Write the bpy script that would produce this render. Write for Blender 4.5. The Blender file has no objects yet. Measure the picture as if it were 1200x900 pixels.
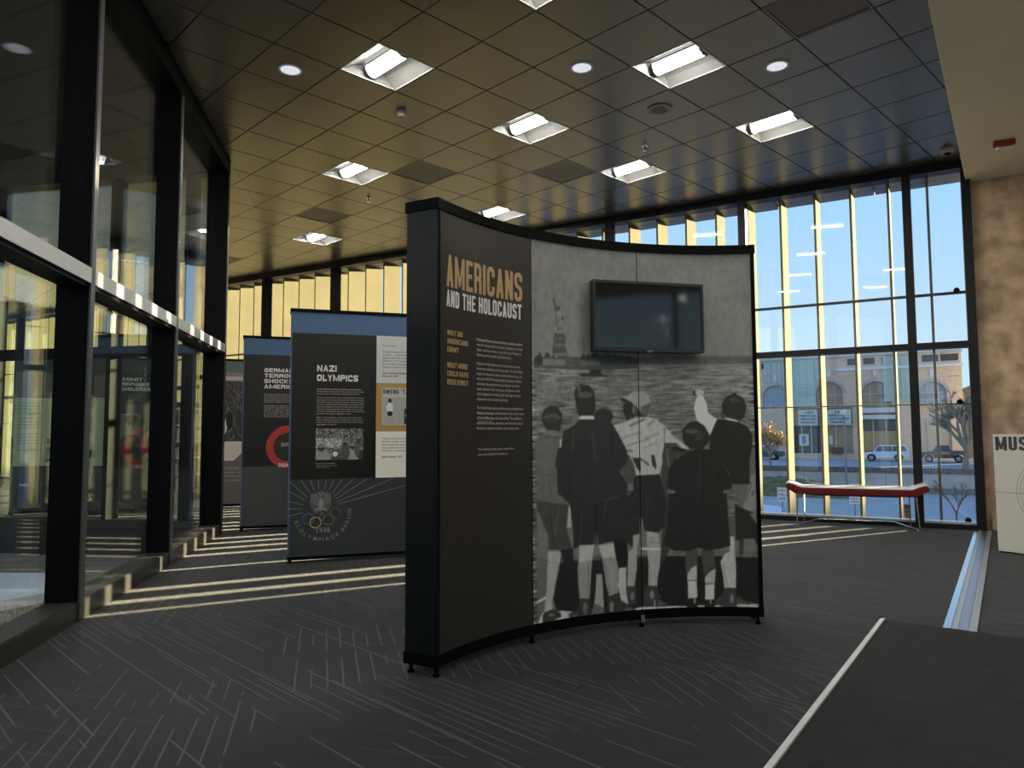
import bpy, math, random
import numpy as np
from mathutils import Vector, Matrix

sc = bpy.context.scene
COL = sc.collection
PI = math.pi
rng = np.random.default_rng(7)
random.seed(7)

# ------------------------------------------------------------------ camera
EYE = 1.13
YAW, PITCH, ROLL = 0.7921146, 0.0686415, -0.0044316
cam = bpy.data.cameras.new('camera')
cam.sensor_width = 36.0
cam.lens = 36.0 * 850.34 / 1200.0
cam.clip_start = 0.05
cam.clip_end = 600
camo = bpy.data.objects.new('camera', cam)
COL.objects.link(camo)
F = Vector((math.cos(PITCH) * math.cos(YAW), math.cos(PITCH) * math.sin(YAW), math.sin(PITCH)))
r0 = Vector((math.sin(YAW), -math.cos(YAW), 0))
u0 = r0.cross(F)
Rv = r0 * math.cos(ROLL) + u0 * math.sin(ROLL)
Uv = u0 * math.cos(ROLL) - r0 * math.sin(ROLL)
camo.matrix_world = Matrix(((Rv.x, Uv.x, -F.x, 0), (Rv.y, Uv.y, -F.y, 0), (Rv.z, Uv.z, -F.z, EYE), (0, 0, 0, 1)))
sc.camera = camo

# ------------------------------------------------------------------ view, sky, sun
sc.view_settings.view_transform = 'Standard'
sc.view_settings.look = 'None'
sc.view_settings.gamma = 1.0
sc.view_settings.use_curve_mapping = False
sc.view_settings.exposure = 0.0
SKY_STRENGTH = 1.28
SUN_STRENGTH = 38.0
SUN_AZ, SUN_EL = math.radians(-16.75), math.radians(8.5)
world = bpy.data.worlds.new('sky')
sc.world = world
world.use_nodes = True
wn = world.node_tree
for n_ in list(wn.nodes):
    wn.nodes.remove(n_)
w_out = wn.nodes.new('ShaderNodeOutputWorld')
w_bg = wn.nodes.new('ShaderNodeBackground')
w_bg.inputs['Strength'].default_value = SKY_STRENGTH
w_tc = wn.nodes.new('ShaderNodeTexCoord')
w_sep = wn.nodes.new('ShaderNodeSeparateXYZ')
w_ramp = wn.nodes.new('ShaderNodeValToRGB')
wn.links.new(w_tc.outputs['Generated'], w_sep.inputs[0])
wn.links.new(w_sep.outputs['Z'], w_ramp.inputs['Fac'])
wn.links.new(w_ramp.outputs['Color'], w_bg.inputs['Color'])
wn.links.new(w_bg.outputs[0], w_out.inputs[0])
cr = w_ramp.color_ramp
for pos, colr in ((0.0, (.60, .72, .82)), (0.10, (.49, .66, .82)), (0.28, (.34, .58, .91)), (0.6, (.20, .40, .78)), (1.0, (.12, .28, .62))):
    e = cr.elements[0] if pos == 0.0 else (cr.elements[-1] if pos == 1.0 else cr.elements.new(pos))
    e.color = (*colr, 1)
sun = bpy.data.lights.new('sun', 'SUN')
sun.energy = SUN_STRENGTH
sun.color = (1.0, .82, .52)
sun.angle = math.radians(0.5)
suno = bpy.data.objects.new('sun', sun)
COL.objects.link(suno)
sd = Vector((math.cos(SUN_EL) * math.cos(SUN_AZ), math.cos(SUN_EL) * math.sin(SUN_AZ), math.sin(SUN_EL)))
suno.rotation_euler = sd.to_track_quat('Z', 'Y').to_euler()
suno.location = (20, -5, 12)

# ------------------------------------------------------------------ materials
MATS = {}
def mat(name, color=(.5, .5, .5), rough=.6, metal=0.0, emit=None, estr=0.0, spec=.5, noise=0.0, nscale=8.0, bump=0.0, bscale=200.0, coat=0.0):
    if name in MATS:
        return MATS[name]
    m = bpy.data.materials.new(name)
    m.use_nodes = True
    nt = m.node_tree
    b = nt.nodes['Principled BSDF']
    b.inputs['Base Color'].default_value = (*color, 1)
    b.inputs['Roughness'].default_value = rough
    b.inputs['Metallic'].default_value = metal
    b.inputs['Specular IOR Level'].default_value = spec
    b.inputs['Coat Weight'].default_value = coat
    if emit:
        b.inputs['Emission Color'].default_value = (*emit, 1)
        b.inputs['Emission Strength'].default_value = estr
    if noise > 0 or bump > 0:
        tc = nt.nodes.new('ShaderNodeNewGeometry')
        if noise > 0:
            nz = nt.nodes.new('ShaderNodeTexNoise')
            nz.inputs['Scale'].default_value = nscale
            nz.inputs['Detail'].default_value = 6
            nt.links.new(tc.outputs['Position'], nz.inputs['Vector'])
            rp = nt.nodes.new('ShaderNodeValToRGB')
            rp.color_ramp.elements[0].position = .3
            rp.color_ramp.elements[1].position = .7
            rp.color_ramp.elements[0].color = (*[max(0, c * (1 - noise)) for c in color], 1)
            rp.color_ramp.elements[1].color = (*[min(1, c * (1 + noise)) for c in color], 1)
            nt.links.new(nz.outputs['Fac'], rp.inputs['Fac'])
            nt.links.new(rp.outputs['Color'], b.inputs['Base Color'])
        if bump > 0:
            nb = nt.nodes.new('ShaderNodeTexNoise')
            nb.inputs['Scale'].default_value = bscale
            nt.links.new(tc.outputs['Position'], nb.inputs['Vector'])
            bp = nt.nodes.new('ShaderNodeBump')
            bp.inputs['Strength'].default_value = bump
            bp.inputs['Distance'].default_value = .01
            nt.links.new(nb.outputs['Fac'], bp.inputs['Height'])
            nt.links.new(bp.outputs[0], b.inputs['Normal'])
    MATS[name] = m
    return m

def mth(nt, op, a, b=None, c=None):
    n = nt.nodes.new('ShaderNodeMath')
    n.operation = op
    for i, v in enumerate((a, b, c)):
        if v is None:
            continue
        if isinstance(v, (int, float)):
            n.inputs[i].default_value = v
        else:
            nt.links.new(v, n.inputs[i])
    return n.outputs[0]

def glass_mat(name, tint, f0, gloss=(1, 1, 1)):
    m = bpy.data.materials.new(name)
    m.use_nodes = True
    nt = m.node_tree
    for n in list(nt.nodes):
        nt.nodes.remove(n)
    out = nt.nodes.new('ShaderNodeOutputMaterial')
    mix = nt.nodes.new('ShaderNodeMixShader')
    tr = nt.nodes.new('ShaderNodeBsdfTransparent')
    tr.inputs[0].default_value = (*tint, 1)
    gl = nt.nodes.new('ShaderNodeBsdfGlossy')
    gl.inputs['Roughness'].default_value = 0.0
    gl.inputs['Color'].default_value = (*gloss, 1)
    geo = nt.nodes.new('ShaderNodeNewGeometry')
    dot = nt.nodes.new('ShaderNodeVectorMath')
    dot.operation = 'DOT_PRODUCT'
    nt.links.new(geo.outputs['Normal'], dot.inputs[0])
    nt.links.new(geo.outputs['Incoming'], dot.inputs[1])
    c = mth(nt, 'ABSOLUTE', dot.outputs['Value'])
    p = mth(nt, 'POWER', mth(nt, 'SUBTRACT', 1.0, c), 5.0)
    fac = mth(nt, 'MULTIPLY_ADD', p, 1.0 - f0, f0)
    nt.links.new(fac, mix.inputs[0])
    nt.links.new(tr.outputs[0], mix.inputs[1])
    nt.links.new(gl.outputs[0], mix.inputs[2])
    nt.links.new(mix.outputs[0], out.inputs[0])
    return m

def attr_mat(name, rough=.45):
    m = bpy.data.materials.new(name)
    m.use_nodes = True
    nt = m.node_tree
    a = nt.nodes.new('ShaderNodeAttribute')
    a.attribute_name = 'print'
    b = nt.nodes['Principled BSDF']
    nt.links.new(a.outputs['Color'], b.inputs['Base Color'])
    b.inputs['Roughness'].default_value = rough
    b.inputs['Specular IOR Level'].default_value = .35
    return m

def carpet_mat():
    m = bpy.data.materials.new('carpet_with_line_pattern')
    m.use_nodes = True
    nt = m.node_tree
    b = nt.nodes['Principled BSDF']
    geo = nt.nodes.new('ShaderNodeNewGeometry')
    sep = nt.nodes.new('ShaderNodeSeparateXYZ')
    nt.links.new(geo.outputs['Position'], sep.inputs[0])
    X, Y = sep.outputs['X'], sep.outputs['Y']
    acc = None
    # direction of the lines, spacing, width, length of one stroke, density, seed, clump scale, brightness
    for az, sp, w, L, dens, seed, cs, bright in ((-90, .046, .0075, 1.1, .62, 1.0, .8, .9), (-120, .072, .0085, .62, 1.0, 5.0, .8, 1.0), (-60, .17, .006, .8, .75, 9.0, .9, .6), (-90, .19, .010, 2.4, .85, 13.0, .5, 1.0)):
        a = math.radians(az)
        along = mth(nt, 'ADD', mth(nt, 'MULTIPLY', X, math.cos(a)), mth(nt, 'MULTIPLY', Y, math.sin(a)))
        across = mth(nt, 'ADD', mth(nt, 'MULTIPLY', X, -math.sin(a)), mth(nt, 'MULTIPLY', Y, math.cos(a)))
        us = mth(nt, 'DIVIDE', across, sp)
        cell = mth(nt, 'FLOOR', us)
        fr = mth(nt, 'ABSOLUTE', mth(nt, 'SUBTRACT', mth(nt, 'FRACT', us), .5))
        line = mth(nt, 'LESS_THAN', fr, w / sp / 2)
        wn1 = nt.nodes.new('ShaderNodeTexWhiteNoise')
        wn1.noise_dimensions = '1D'
        nt.links.new(mth(nt, 'ADD', cell, seed * 31.7), wn1.inputs['W'])
        run = mth(nt, 'ADD', mth(nt, 'DIVIDE', along, L), mth(nt, 'MULTIPLY', wn1.outputs['Value'], .45 if seed == 5.0 else 7.0))
        seg = mth(nt, 'FLOOR', run)
        line = mth(nt, 'MULTIPLY', line, mth(nt, 'LESS_THAN', mth(nt, 'FRACT', run), mth(nt, 'MULTIPLY_ADD', wn1.outputs['Value'], .35, .55)))
        cmb = nt.nodes.new('ShaderNodeCombineXYZ')
        nt.links.new(cell, cmb.inputs[0])
        nt.links.new(seg, cmb.inputs[1])
        cmb.inputs[2].default_value = seed
        wn2 = nt.nodes.new('ShaderNodeTexWhiteNoise')
        wn2.noise_dimensions = '3D'
        nt.links.new(cmb.outputs[0], wn2.inputs['Vector'])
        nz = nt.nodes.new('ShaderNodeTexNoise')
        nz.noise_dimensions = '4D'
        nz.inputs['Scale'].default_value = cs
        nz.inputs['Detail'].default_value = 1
        nz.inputs['W'].default_value = seed
        nt.links.new(geo.outputs['Position'], nz.inputs['Vector'])
        clump = mth(nt, 'MULTIPLY', mth(nt, 'SUBTRACT', nz.outputs['Fac'], .46), 9.0)
        keep = mth(nt, 'LESS_THAN', wn2.outputs['Value'], mth(nt, 'MULTIPLY', clump, dens))
        v = mth(nt, 'MULTIPLY', mth(nt, 'MULTIPLY', line, keep), bright)
        acc = v if acc is None else mth(nt, 'MAXIMUM', acc, v)
    fz = nt.nodes.new('ShaderNodeTexNoise')
    fz.inputs['Scale'].default_value = 260
    fz.inputs['Detail'].default_value = 2
    nt.links.new(geo.outputs['Position'], fz.inputs['Vector'])
    grain = mth(nt, 'MULTIPLY_ADD', fz.outputs['Fac'], 1.4, .3)
    mx = nt.nodes.new('ShaderNodeMix')
    mx.data_type = 'RGBA'
    mx.inputs['A'].default_value = (.0052, .0056, .0066, 1)
    mx.inputs['B'].default_value = (.052, .055, .060, 1)
    nt.links.new(acc, mx.inputs['Factor'])
    vm = nt.nodes.new('ShaderNodeVectorMath')
    vm.operation = 'SCALE'
    nt.links.new(mx.outputs['Result'], vm.inputs[0])
    nt.links.new(grain, vm.inputs['Scale'])
    nt.links.new(vm.outputs[0], b.inputs['Base Color'])
    b.inputs['Roughness'].default_value = .82
    b.inputs['Specular IOR Level'].default_value = .24
    b.inputs['Sheen Weight'].default_value = .17
    b.inputs['Sheen Roughness'].default_value = .4
    bp = nt.nodes.new('ShaderNodeBump')
    bp.inputs['Strength'].default_value = .5
    bp.inputs['Distance'].default_value = .006
    nt.links.new(fz.outputs['Fac'], bp.inputs['Height'])
    nt.links.new(bp.outputs[0], b.inputs['Normal'])
    return m

def perforated_mat(name, color, hole, scale):
    m = bpy.data.materials.new(name)
    m.use_nodes = True
    nt = m.node_tree
    b = nt.nodes['Principled BSDF']
    geo = nt.nodes.new('ShaderNodeNewGeometry')
    vo = nt.nodes.new('ShaderNodeTexVoronoi')
    vo.inputs['Scale'].default_value = scale
    vo.inputs['Randomness'].default_value = 0
    nt.links.new(geo.outputs['Position'], vo.inputs['Vector'])
    lt = mth(nt, 'LESS_THAN', vo.outputs['Distance'], .33)
    mx = nt.nodes.new('ShaderNodeMix')
    mx.data_type = 'RGBA'
    mx.inputs['A'].default_value = (*color, 1)
    mx.inputs['B'].default_value = (*hole, 1)
    nt.links.new(lt, mx.inputs['Factor'])
    nt.links.new(mx.outputs['Result'], b.inputs['Base Color'])
    b.inputs['Roughness'].default_value = .5
    return m

def brick_mat(name, c1, c2, mortar, scale):
    m = bpy.data.materials.new(name)
    m.use_nodes = True
    nt = m.node_tree
    b = nt.nodes['Principled BSDF']
    tc = nt.nodes.new('ShaderNodeTexCoord')
    mp = nt.nodes.new('ShaderNodeMapping')
    mp.inputs['Rotation'].default_value = (PI / 2, 0, 0)
    br = nt.nodes.new('ShaderNodeTexBrick')
    br.inputs['Color1'].default_value = (*c1, 1)
    br.inputs['Color2'].default_value = (*c2, 1)
    br.inputs['Mortar'].default_value = (*mortar, 1)
    br.inputs['Scale'].default_value = scale
    nt.links.new(tc.outputs['Object'], mp.inputs[0])
    nt.links.new(mp.outputs[0], br.inputs['Vector'])
    nt.links.new(br.outputs['Color'], b.inputs['Base Color'])
    b.inputs['Roughness'].default_value = .85
    return m

# ------------------------------------------------------------------ mesh helpers
class MB:
    def __init__(self):
        self.v = []
        self.f = []
    def add(self, vs, fs):
        k = len(self.v)
        self.v += [tuple(p) for p in vs]
        self.f += [tuple(i + k for i in q) for q in fs]
        return self
    def hexa(self, b, t):
        n = len(b)
        return self.add(list(b) + list(t), [tuple(range(n))[::-1], tuple(range(n, 2 * n))] + [(i, (i + 1) % n, n + (i + 1) % n, n + i) for i in range(n)])
    def box(self, x0, y0, z0, x1, y1, z1):
        return self.hexa([(x0, y0, z0), (x1, y0, z0), (x1, y1, z0), (x0, y1, z0)], [(x0, y0, z1), (x1, y0, z1), (x1, y1, z1), (x0, y1, z1)])
    def prism(self, poly, z0, z1):
        return self.hexa([(x, y, z0) for x, y in poly], [(x, y, z1) for x, y in poly])
    def tube(self, pts, r, n=8, cap=True):
        pts = [Vector(p) for p in pts]
        rs = r if isinstance(r, (list, tuple)) else [r] * len(pts)
        rings = []
        for i, p in enumerate(pts):
            a = pts[max(0, i - 1)]
            c = pts[min(len(pts) - 1, i + 1)]
            d = (c - a).normalized()
            s = d.cross(Vector((0, 0, 1)))
            if s.length < 1e-3:
                s = Vector((1, 0, 0))
            s.normalize()
            t = d.cross(s)
            rings.append([p + (s * math.cos(2 * PI * k / n) + t * math.sin(2 * PI * k / n)) * rs[i] for k in range(n)])
        vs = [q for rg in rings for q in rg]
        fs = []
        for i in range(len(pts) - 1):
            for k in range(n):
                a = i * n + k
                b = i * n + (k + 1) % n
                fs.append((a, a + n, b + n, b))
        if cap:
            fs.append(tuple(range(n)))
            fs.append(tuple(range((len(pts) - 1) * n, len(pts) * n))[::-1])
        return self.add(vs, fs)
    def lathe(self, prof, cx=0, cy=0, n=24, cap=True):
        vs, fs = [], []
        for r, z in prof:
            vs += [(cx + r * math.cos(2 * PI * k / n), cy + r * math.sin(2 * PI * k / n), z) for k in range(n)]
        for i in range(len(prof) - 1):
            for k in range(n):
                a = i * n + k
                b = i * n + (k + 1) % n
                fs.append((a, b, b + n, a + n))
        if cap:
            fs.append(tuple(range(n))[::-1])
            fs.append(tuple(range((len(prof) - 1) * n, len(prof) * n)))
        return self.add(vs, fs)
    def xform(self, fn):
        self.v = [tuple(fn(*p)) for p in self.v]
        return self
    def build(self, name, m, parent=None, smooth=False, bevel=0.0):
        me = bpy.data.meshes.new(name)
        me.from_pydata(self.v, [], self.f)
        me.validate()
        return link(name, me, m, parent, smooth, bevel)

def fix_normals(me):
    import bmesh
    bm = bmesh.new()
    bm.from_mesh(me)
    bmesh.ops.recalc_face_normals(bm, faces=bm.faces)
    bm.to_mesh(me)
    bm.free()

def link(name, me, m, parent=None, smooth=False, bevel=0.0):
    fix_normals(me)
    if smooth:
        me.polygons.foreach_set('use_smooth', [True] * len(me.polygons))
        try:
            me.set_sharp_from_angle(angle=math.radians(40))
        except Exception:
            pass
    if m:
        me.materials.append(m)
    o = bpy.data.objects.new(name, me)
    COL.objects.link(o)
    if parent:
        o.parent = parent
    if bevel > 0:
        bv = o.modifiers.new('bevel', 'BEVEL')
        bv.width = bevel
        bv.segments = 2
        bv.limit_method = 'ANGLE'
    return o

def empty(name, loc=(0, 0, 0), rz=0.0):
    o = bpy.data.objects.new(name, None)
    o.empty_display_size = .1
    COL.objects.link(o)
    o.location = loc
    o.rotation_euler = (0, 0, rz)
    return o

def tag(o, label, cat, group=None, kind=None):
    o['label'] = label
    o['category'] = cat
    if group:
        o['group'] = group
    if kind:
        o['kind'] = kind
    return o

def struct(o):
    o['kind'] = 'structure'
    return o

def copy_tree(o, parent=None):
    c = o.copy()
    COL.objects.link(c)
    if parent:
        c.parent = parent
    for ch in list(o.children):
        copy_tree(ch, c)
    return c

def text_flat(s, bold=0.0, res=2):
    cu = bpy.data.curves.new('t', 'FONT')
    cu.body = s
    cu.size = 1.0
    cu.offset = bold
    cu.resolution_u = res
    ob = bpy.data.objects.new('t', cu)
    COL.objects.link(ob)
    bpy.context.view_layer.update()
    me = ob.evaluated_get(bpy.context.evaluated_depsgraph_get()).to_mesh()
    v = np.array([p.co[:2] for p in me.vertices])
    f = [tuple(p.vertices) for p in me.polygons]
    ob.evaluated_get(bpy.context.evaluated_depsgraph_get()).to_mesh_clear()
    bpy.data.objects.remove(ob)
    bpy.data.curves.remove(cu)
    return v, f

def rounded(pts, rad):
    out = [pts[0]]
    for a, b, c in zip(pts, pts[1:], pts[2:]):
        va_, vc_ = Vector(a) - Vector(b), Vector(c) - Vector(b)
        ra = min(rad, va_.length * .5, vc_.length * .5)
        p0, p2 = Vector(b) + va_.normalized() * ra, Vector(b) + vc_.normalized() * ra
        for i in range(6):
            k = i / 5
            q = p0 * (1 - k) ** 2 + Vector(b) * 2 * k * (1 - k) + p2 * k * k
            out.append((q.x, q.y))
    return out + [pts[-1]]

def stroke(pts, t):
    P = [Vector(p) for p in pts]
    closed = (P[0] - P[-1]).length < 1e-6
    L, R = [], []
    n = len(P)
    for i in range(n):
        if closed:
            a, c = P[i - 1 if i > 0 else n - 2], P[i + 1 if i < n - 1 else 1]
        else:
            a, c = P[max(0, i - 1)], P[min(n - 1, i + 1)]
        d1, d2 = (P[i] - a), (c - P[i])
        d1 = d1.normalized() if d1.length > 1e-9 else d2.normalized()
        d2 = d2.normalized() if d2.length > 1e-9 else d1
        nn = Vector((-(d1 + d2).y, (d1 + d2).x)).normalized()
        k = t / 2 / max(.4, nn.dot(Vector((-d1.y, d1.x))))
        L.append(P[i] + nn * k)
        R.append(P[i] - nn * k)
    return [[tuple(L[i]), tuple(R[i]), tuple(R[i + 1]), tuple(L[i + 1])] for i in range(n - 1)]

def block_letter(ch, w, t):
    l, r, b, T = t / 2, w - t / 2, t / 2, 1 - t / 2
    rad = min(w * .45, .3)
    rect = lambda x0, y0, x1, y1: [(x0, y0), (x1, y0), (x1, y1), (x0, y1)]
    V = lambda x: rect(x - t / 2, 0, x + t / 2, 1)
    S = lambda pts, rr=rad: stroke(rounded(pts, rr), t)
    if ch == 'I':
        return [rect(0, 0, t, 1)], t
    if ch in 'AV':
        k = t * 1.0
        ps = [[(0, 0), (k, 0), (w / 2 + .45 * t, 1), (w / 2 - .45 * t, 1)], [(w - k, 0), (w, 0), (w / 2 + .45 * t, 1), (w / 2 - .45 * t, 1)]]
        if ch == 'V':
            return [[(x, 1 - y) for x, y in p] for p in ps], w
        return ps + [rect(w * .2, .2, w * .8, .2 + t * .8)], w
    if ch == 'W':
        W = w * 1.5
        k = t * .5
        return [[(x0, 1), (x0 + t, 1), (x1 + k, 0), (x1 - k, 0)] for x0, x1 in ((0, W * .27), (W - t, W * .73))] + [[(W / 2 - k, .9), (W / 2 + k, .9), (x1 + k, 0), (x1 - k, 0)] for x1 in (W * .27, W * .73)], W
    if ch in 'MW':
        W = w * 1.38
        ps = [rect(0, 0, t, 1), rect(W - t, 0, W, 1), [(t * .35, 1), (t, 1), (W / 2 + t * .38, .08), (W / 2 - t * .38, .08)], [(W - t, 1), (W - t * .35, 1), (W / 2 + t * .38, .08), (W / 2 - t * .38, .08)]]
        return ([[(x, 1 - y) for x, y in p] for p in ps] if ch == 'W' else ps), W
    if ch == 'N':
        return [rect(0, 0, t, 1), rect(w - t, 0, w, 1), [(0, 1), (t, 1), (w, 0), (w - t, 0)]], w
    if ch in 'EF':
        ps = [rect(0, 0, t, 1), rect(t, 1 - t, w * .92, 1), rect(t, .5 - t * .45, w * .82, .5 + t * .45)]
        return ps + ([rect(t, 0, w * .92, t)] if ch == 'E' else []), w * .92
    if ch == 'L':
        return [rect(0, 0, t, 1), rect(t, 0, w * .88, t)], w * .88
    if ch == 'T':
        return [rect(w / 2 - t / 2, 0, w / 2 + t / 2, 1 - t), rect(0, 1 - t, w, 1)], w
    if ch == 'H':
        return [rect(0, 0, t, 1), rect(w - t, 0, w, 1), rect(t, .5 - t * .45, w - t, .5 + t * .45)], w
    if ch == 'K':
        return [rect(0, 0, t, 1), [(t, .38), (t, .62), (w - t, 1), (w, 1)], [(t, .62), (t, .44), (w - t, 0), (w, 0)]], w
    if ch == 'Y':
        return [rect(w / 2 - t / 2, 0, w / 2 + t / 2, .5), [(0, 1), (t, 1), (w / 2 + t / 2, .45), (w / 2 - t / 2, .45)], [(w - t, 1), (w, 1), (w / 2 + t / 2, .45), (w / 2 - t / 2, .45)]], w
    if ch == 'Z':
        return [rect(0, 0, w, t), rect(0, 1 - t, w, 1), [(0, t), (t * 1.3, t), (w, 1 - t), (w - t * 1.3, 1 - t)]], w
    if ch == 'O':
        return S([(w / 2, T), (r, T), (r, b), (l, b), (l, T), (w / 2, T)]), w
    if ch == 'D':
        return [rect(0, 0, t, 1)] + S([(t * .5, T), (r, T), (r, b), (t * .5, b)]), w
    if ch == 'C':
        return S([(r, .66), (r, T), (l, T), (l, b), (r, b), (r, .34)]), w
    if ch == 'G':
        return S([(r, .70), (r, T), (l, T), (l, b), (r, b), (r, .5)]) + [rect(w * .5, .5 - t * .4, w, .5 + t * .4)], w
    if ch == 'S':
        return S([(r, .70), (r, T), (l, T), (l, .54), (r, .46), (r, b), (l, b), (l, .30)]), w
    if ch == 'U':
        return S([(l, 1), (l, b), (r, b), (r, 1)]), w
    if ch in 'PRB':
        ps = [rect(0, 0, t, 1)] + S([(t * .5, T), (r, T), (r, .5), (t * .5, .5)])
        if ch == 'R':
            ps += S([(w * .4, .5), (r, .47), (r, 0)])
        if ch == 'B':
            ps += S([(t * .5, .5), (r, .5), (r, b), (t * .5, b)])
        return ps, w
    if ch == '?':
        return S([(l, .68), (l, T), (r, T), (r, .52), (w / 2, .44), (w / 2, .26)]) + [rect(w / 2 - t / 2, 0, w / 2 + t / 2, t)], w
    if ch == "'":
        return [rect(0, .7, t * .8, 1)], t * .8
    return [rect(0, 0, w, 1)], w

class TXT:
    """flat lettering collected in (u, v) metres, mapped on a surface when built"""
    def __init__(self):
        self.v = []
        self.f = []
    def line(self, s, u, v, cap, width=None, bold=0.0, xs=1.0):
        # v = baseline; cap = cap height; width = full width of the line or None
        p, f = text_flat(s, bold)
        if len(p) == 0:
            return
        lo, hi = p.min(0), p.max(0)
        sy = cap / .70
        sx = (width / (hi[0] - lo[0])) if width else sy * xs
        k = len(self.v)
        self.v += [(u + (x - lo[0]) * sx, v + y * sy) for x, y in p]
        self.f += [tuple(i + k for i in q) for q in f]
    def poly(self, pts):
        k = len(self.v)
        self.v += list(pts)
        self.f.append(tuple(range(k, k + len(pts))))
    def block(self, s, u, v, cap, width, t=.16, w=.42, gap=.10, sp=.28):
        # headline lettering drawn from strokes: t stroke, w letter width, in units of the cap height
        x = 0
        polys = []
        for ch in s:
            if ch == ' ':
                x += sp
                continue
            ps, adv = block_letter(ch, w, t)
            polys += [[(px + x, py) for px, py in p] for p in ps]
            x += adv + gap
        tot = x - gap
        sx = width / tot
        for p in polys:
            self.poly([(u + px * sx, v + py * cap) for px, py in p])
    def quadline(self, a, b, w):
        d = Vector((b[0] - a[0], b[1] - a[1]))
        n = Vector((-d.y, d.x)).normalized() * w / 2
        self.poly([(a[0] + n.x, a[1] + n.y), (a[0] - n.x, a[1] - n.y), (b[0] - n.x, b[1] - n.y), (b[0] + n.x, b[1] + n.y)])
    def ring(self, cu, cv, r, w, a0=0, a1=2 * PI, n=32):
        for i in range(n):
            s, t = a0 + (a1 - a0) * i / n, a0 + (a1 - a0) * (i + 1) / n
            self.poly([(cu + q * math.cos(x), cv + q * math.sin(x)) for q, x in ((r - w / 2, s), (r + w / 2, s), (r + w / 2, t), (r - w / 2, t))])
    def arc_text(self, s, cu, cv, r, a0, a1, cap, bold=0.0):
        # letters along the underside of a circle, from angle a0 to a1
        adv = []
        gl = []
        for ch in s:
            if ch == ' ':
                adv.append(.4)
                gl.append(None)
                continue
            p, f = text_flat(ch, bold)
            w = p[:, 0].max() - p[:, 0].min()
            p = p - [p[:, 0].min() + w / 2, 0]
            adv.append(w + .14)
            gl.append((p, f))
        tot = sum(adv)
        pos = 0
        for a, g in zip(adv, gl):
            if g:
                ang = a0 + (a1 - a0) * (pos + a / 2) / tot
                sc_ = cap / .7
                up = Vector((-math.cos(ang), -math.sin(ang)))
                rt = Vector((-math.sin(ang), math.cos(ang)))
                base = Vector((cu + r * math.cos(ang), cv + r * math.sin(ang)))
                k = len(self.v)
                self.v += [tuple(base + rt * (x * sc_) + up * (y * sc_)) for x, y in g[0]]
                self.f += [tuple(i + k for i in q) for q in g[1]]
            pos += a
    def build(self, name, fn, m, parent):
        me = bpy.data.meshes.new(name)
        me.from_pydata([tuple(fn(u, v)) for u, v in self.v], [], self.f)
        me.materials.append(m)
        o = bpy.data.objects.new(name, me)
        COL.objects.link(o)
        o.parent = parent
        return o

def print_grid(name, fn, u0, u1, v0, v1, img, m, parent):
    """a printed sheet: grid of quads following fn(u, v), colour from a painted array (rows top to bottom)"""
    h, w = img.shape[:2]
    us = np.linspace(u0, u1, w)
    vs = np.linspace(v1, v0, h)
    co = np.array([fn(u, v) for v in vs for u in us], dtype=np.float32)
    idx = np.arange(h * w).reshape(h, w)
    q = np.stack([idx[1:, :-1], idx[1:, 1:], idx[:-1, 1:], idx[:-1, :-1]], -1).reshape(-1, 4)
    me = bpy.data.meshes.new(name)
    me.from_pydata(co.tolist(), [], q.tolist())
    ca = me.color_attributes.new('print', 'FLOAT_COLOR', 'POINT')
    rgba = np.ones((h * w, 4), dtype=np.float32)
    rgba[:, :3] = img.reshape(h * w, -1) if img.ndim == 3 else img.reshape(-1, 1)
    ca.data.foreach_set('color', rgba.ravel())
    me.materials.append(m)
    o = bpy.data.objects.new(name, me)
    COL.objects.link(o)
    o.parent = parent
    return o

def fill(img, pts, val, u0, v1, res):
    """fill a polygon given in metres into img (rows downwards from v1)"""
    p = np.array(pts, dtype=float)
    xs = (p[:, 0] - u0) / res
    ys = (v1 - p[:, 1]) / res
    h, w = img.shape
    ya, yb = max(0, int(ys.min())), min(h - 1, int(ys.max()) + 1)
    n = len(xs)
    for y in range(ya, yb + 1):
        yc = y + .5
        hit = []
        for i in range(n):
            j = (i + 1) % n
            if (ys[i] <= yc) != (ys[j] <= yc):
                hit.append(xs[i] + (yc - ys[i]) * (xs[j] - xs[i]) / (ys[j] - ys[i]))
        hit.sort()
        for a, b in zip(hit[::2], hit[1::2]):
            a_, b_ = max(0, int(round(a))), min(w, int(round(b)))
            if b_ > a_:
                img[y, a_:b_] = val

def smooth(a, ky, kx):
    for ax, k in ((0, ky), (1, kx)):
        if k > 1:
            ker = np.ones(k) / k
            a = np.apply_along_axis(lambda r: np.convolve(np.pad(r, (k // 2, k - 1 - k // 2), mode='edge'), ker, 'valid'), ax, a)
    return a

def lin(v):
    v = np.clip(np.asarray(v, dtype=float), 0, 255) / 255
    return np.where(v <= .04045, v / 12.92, ((v + .055) / 1.055) ** 2.4)

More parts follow.
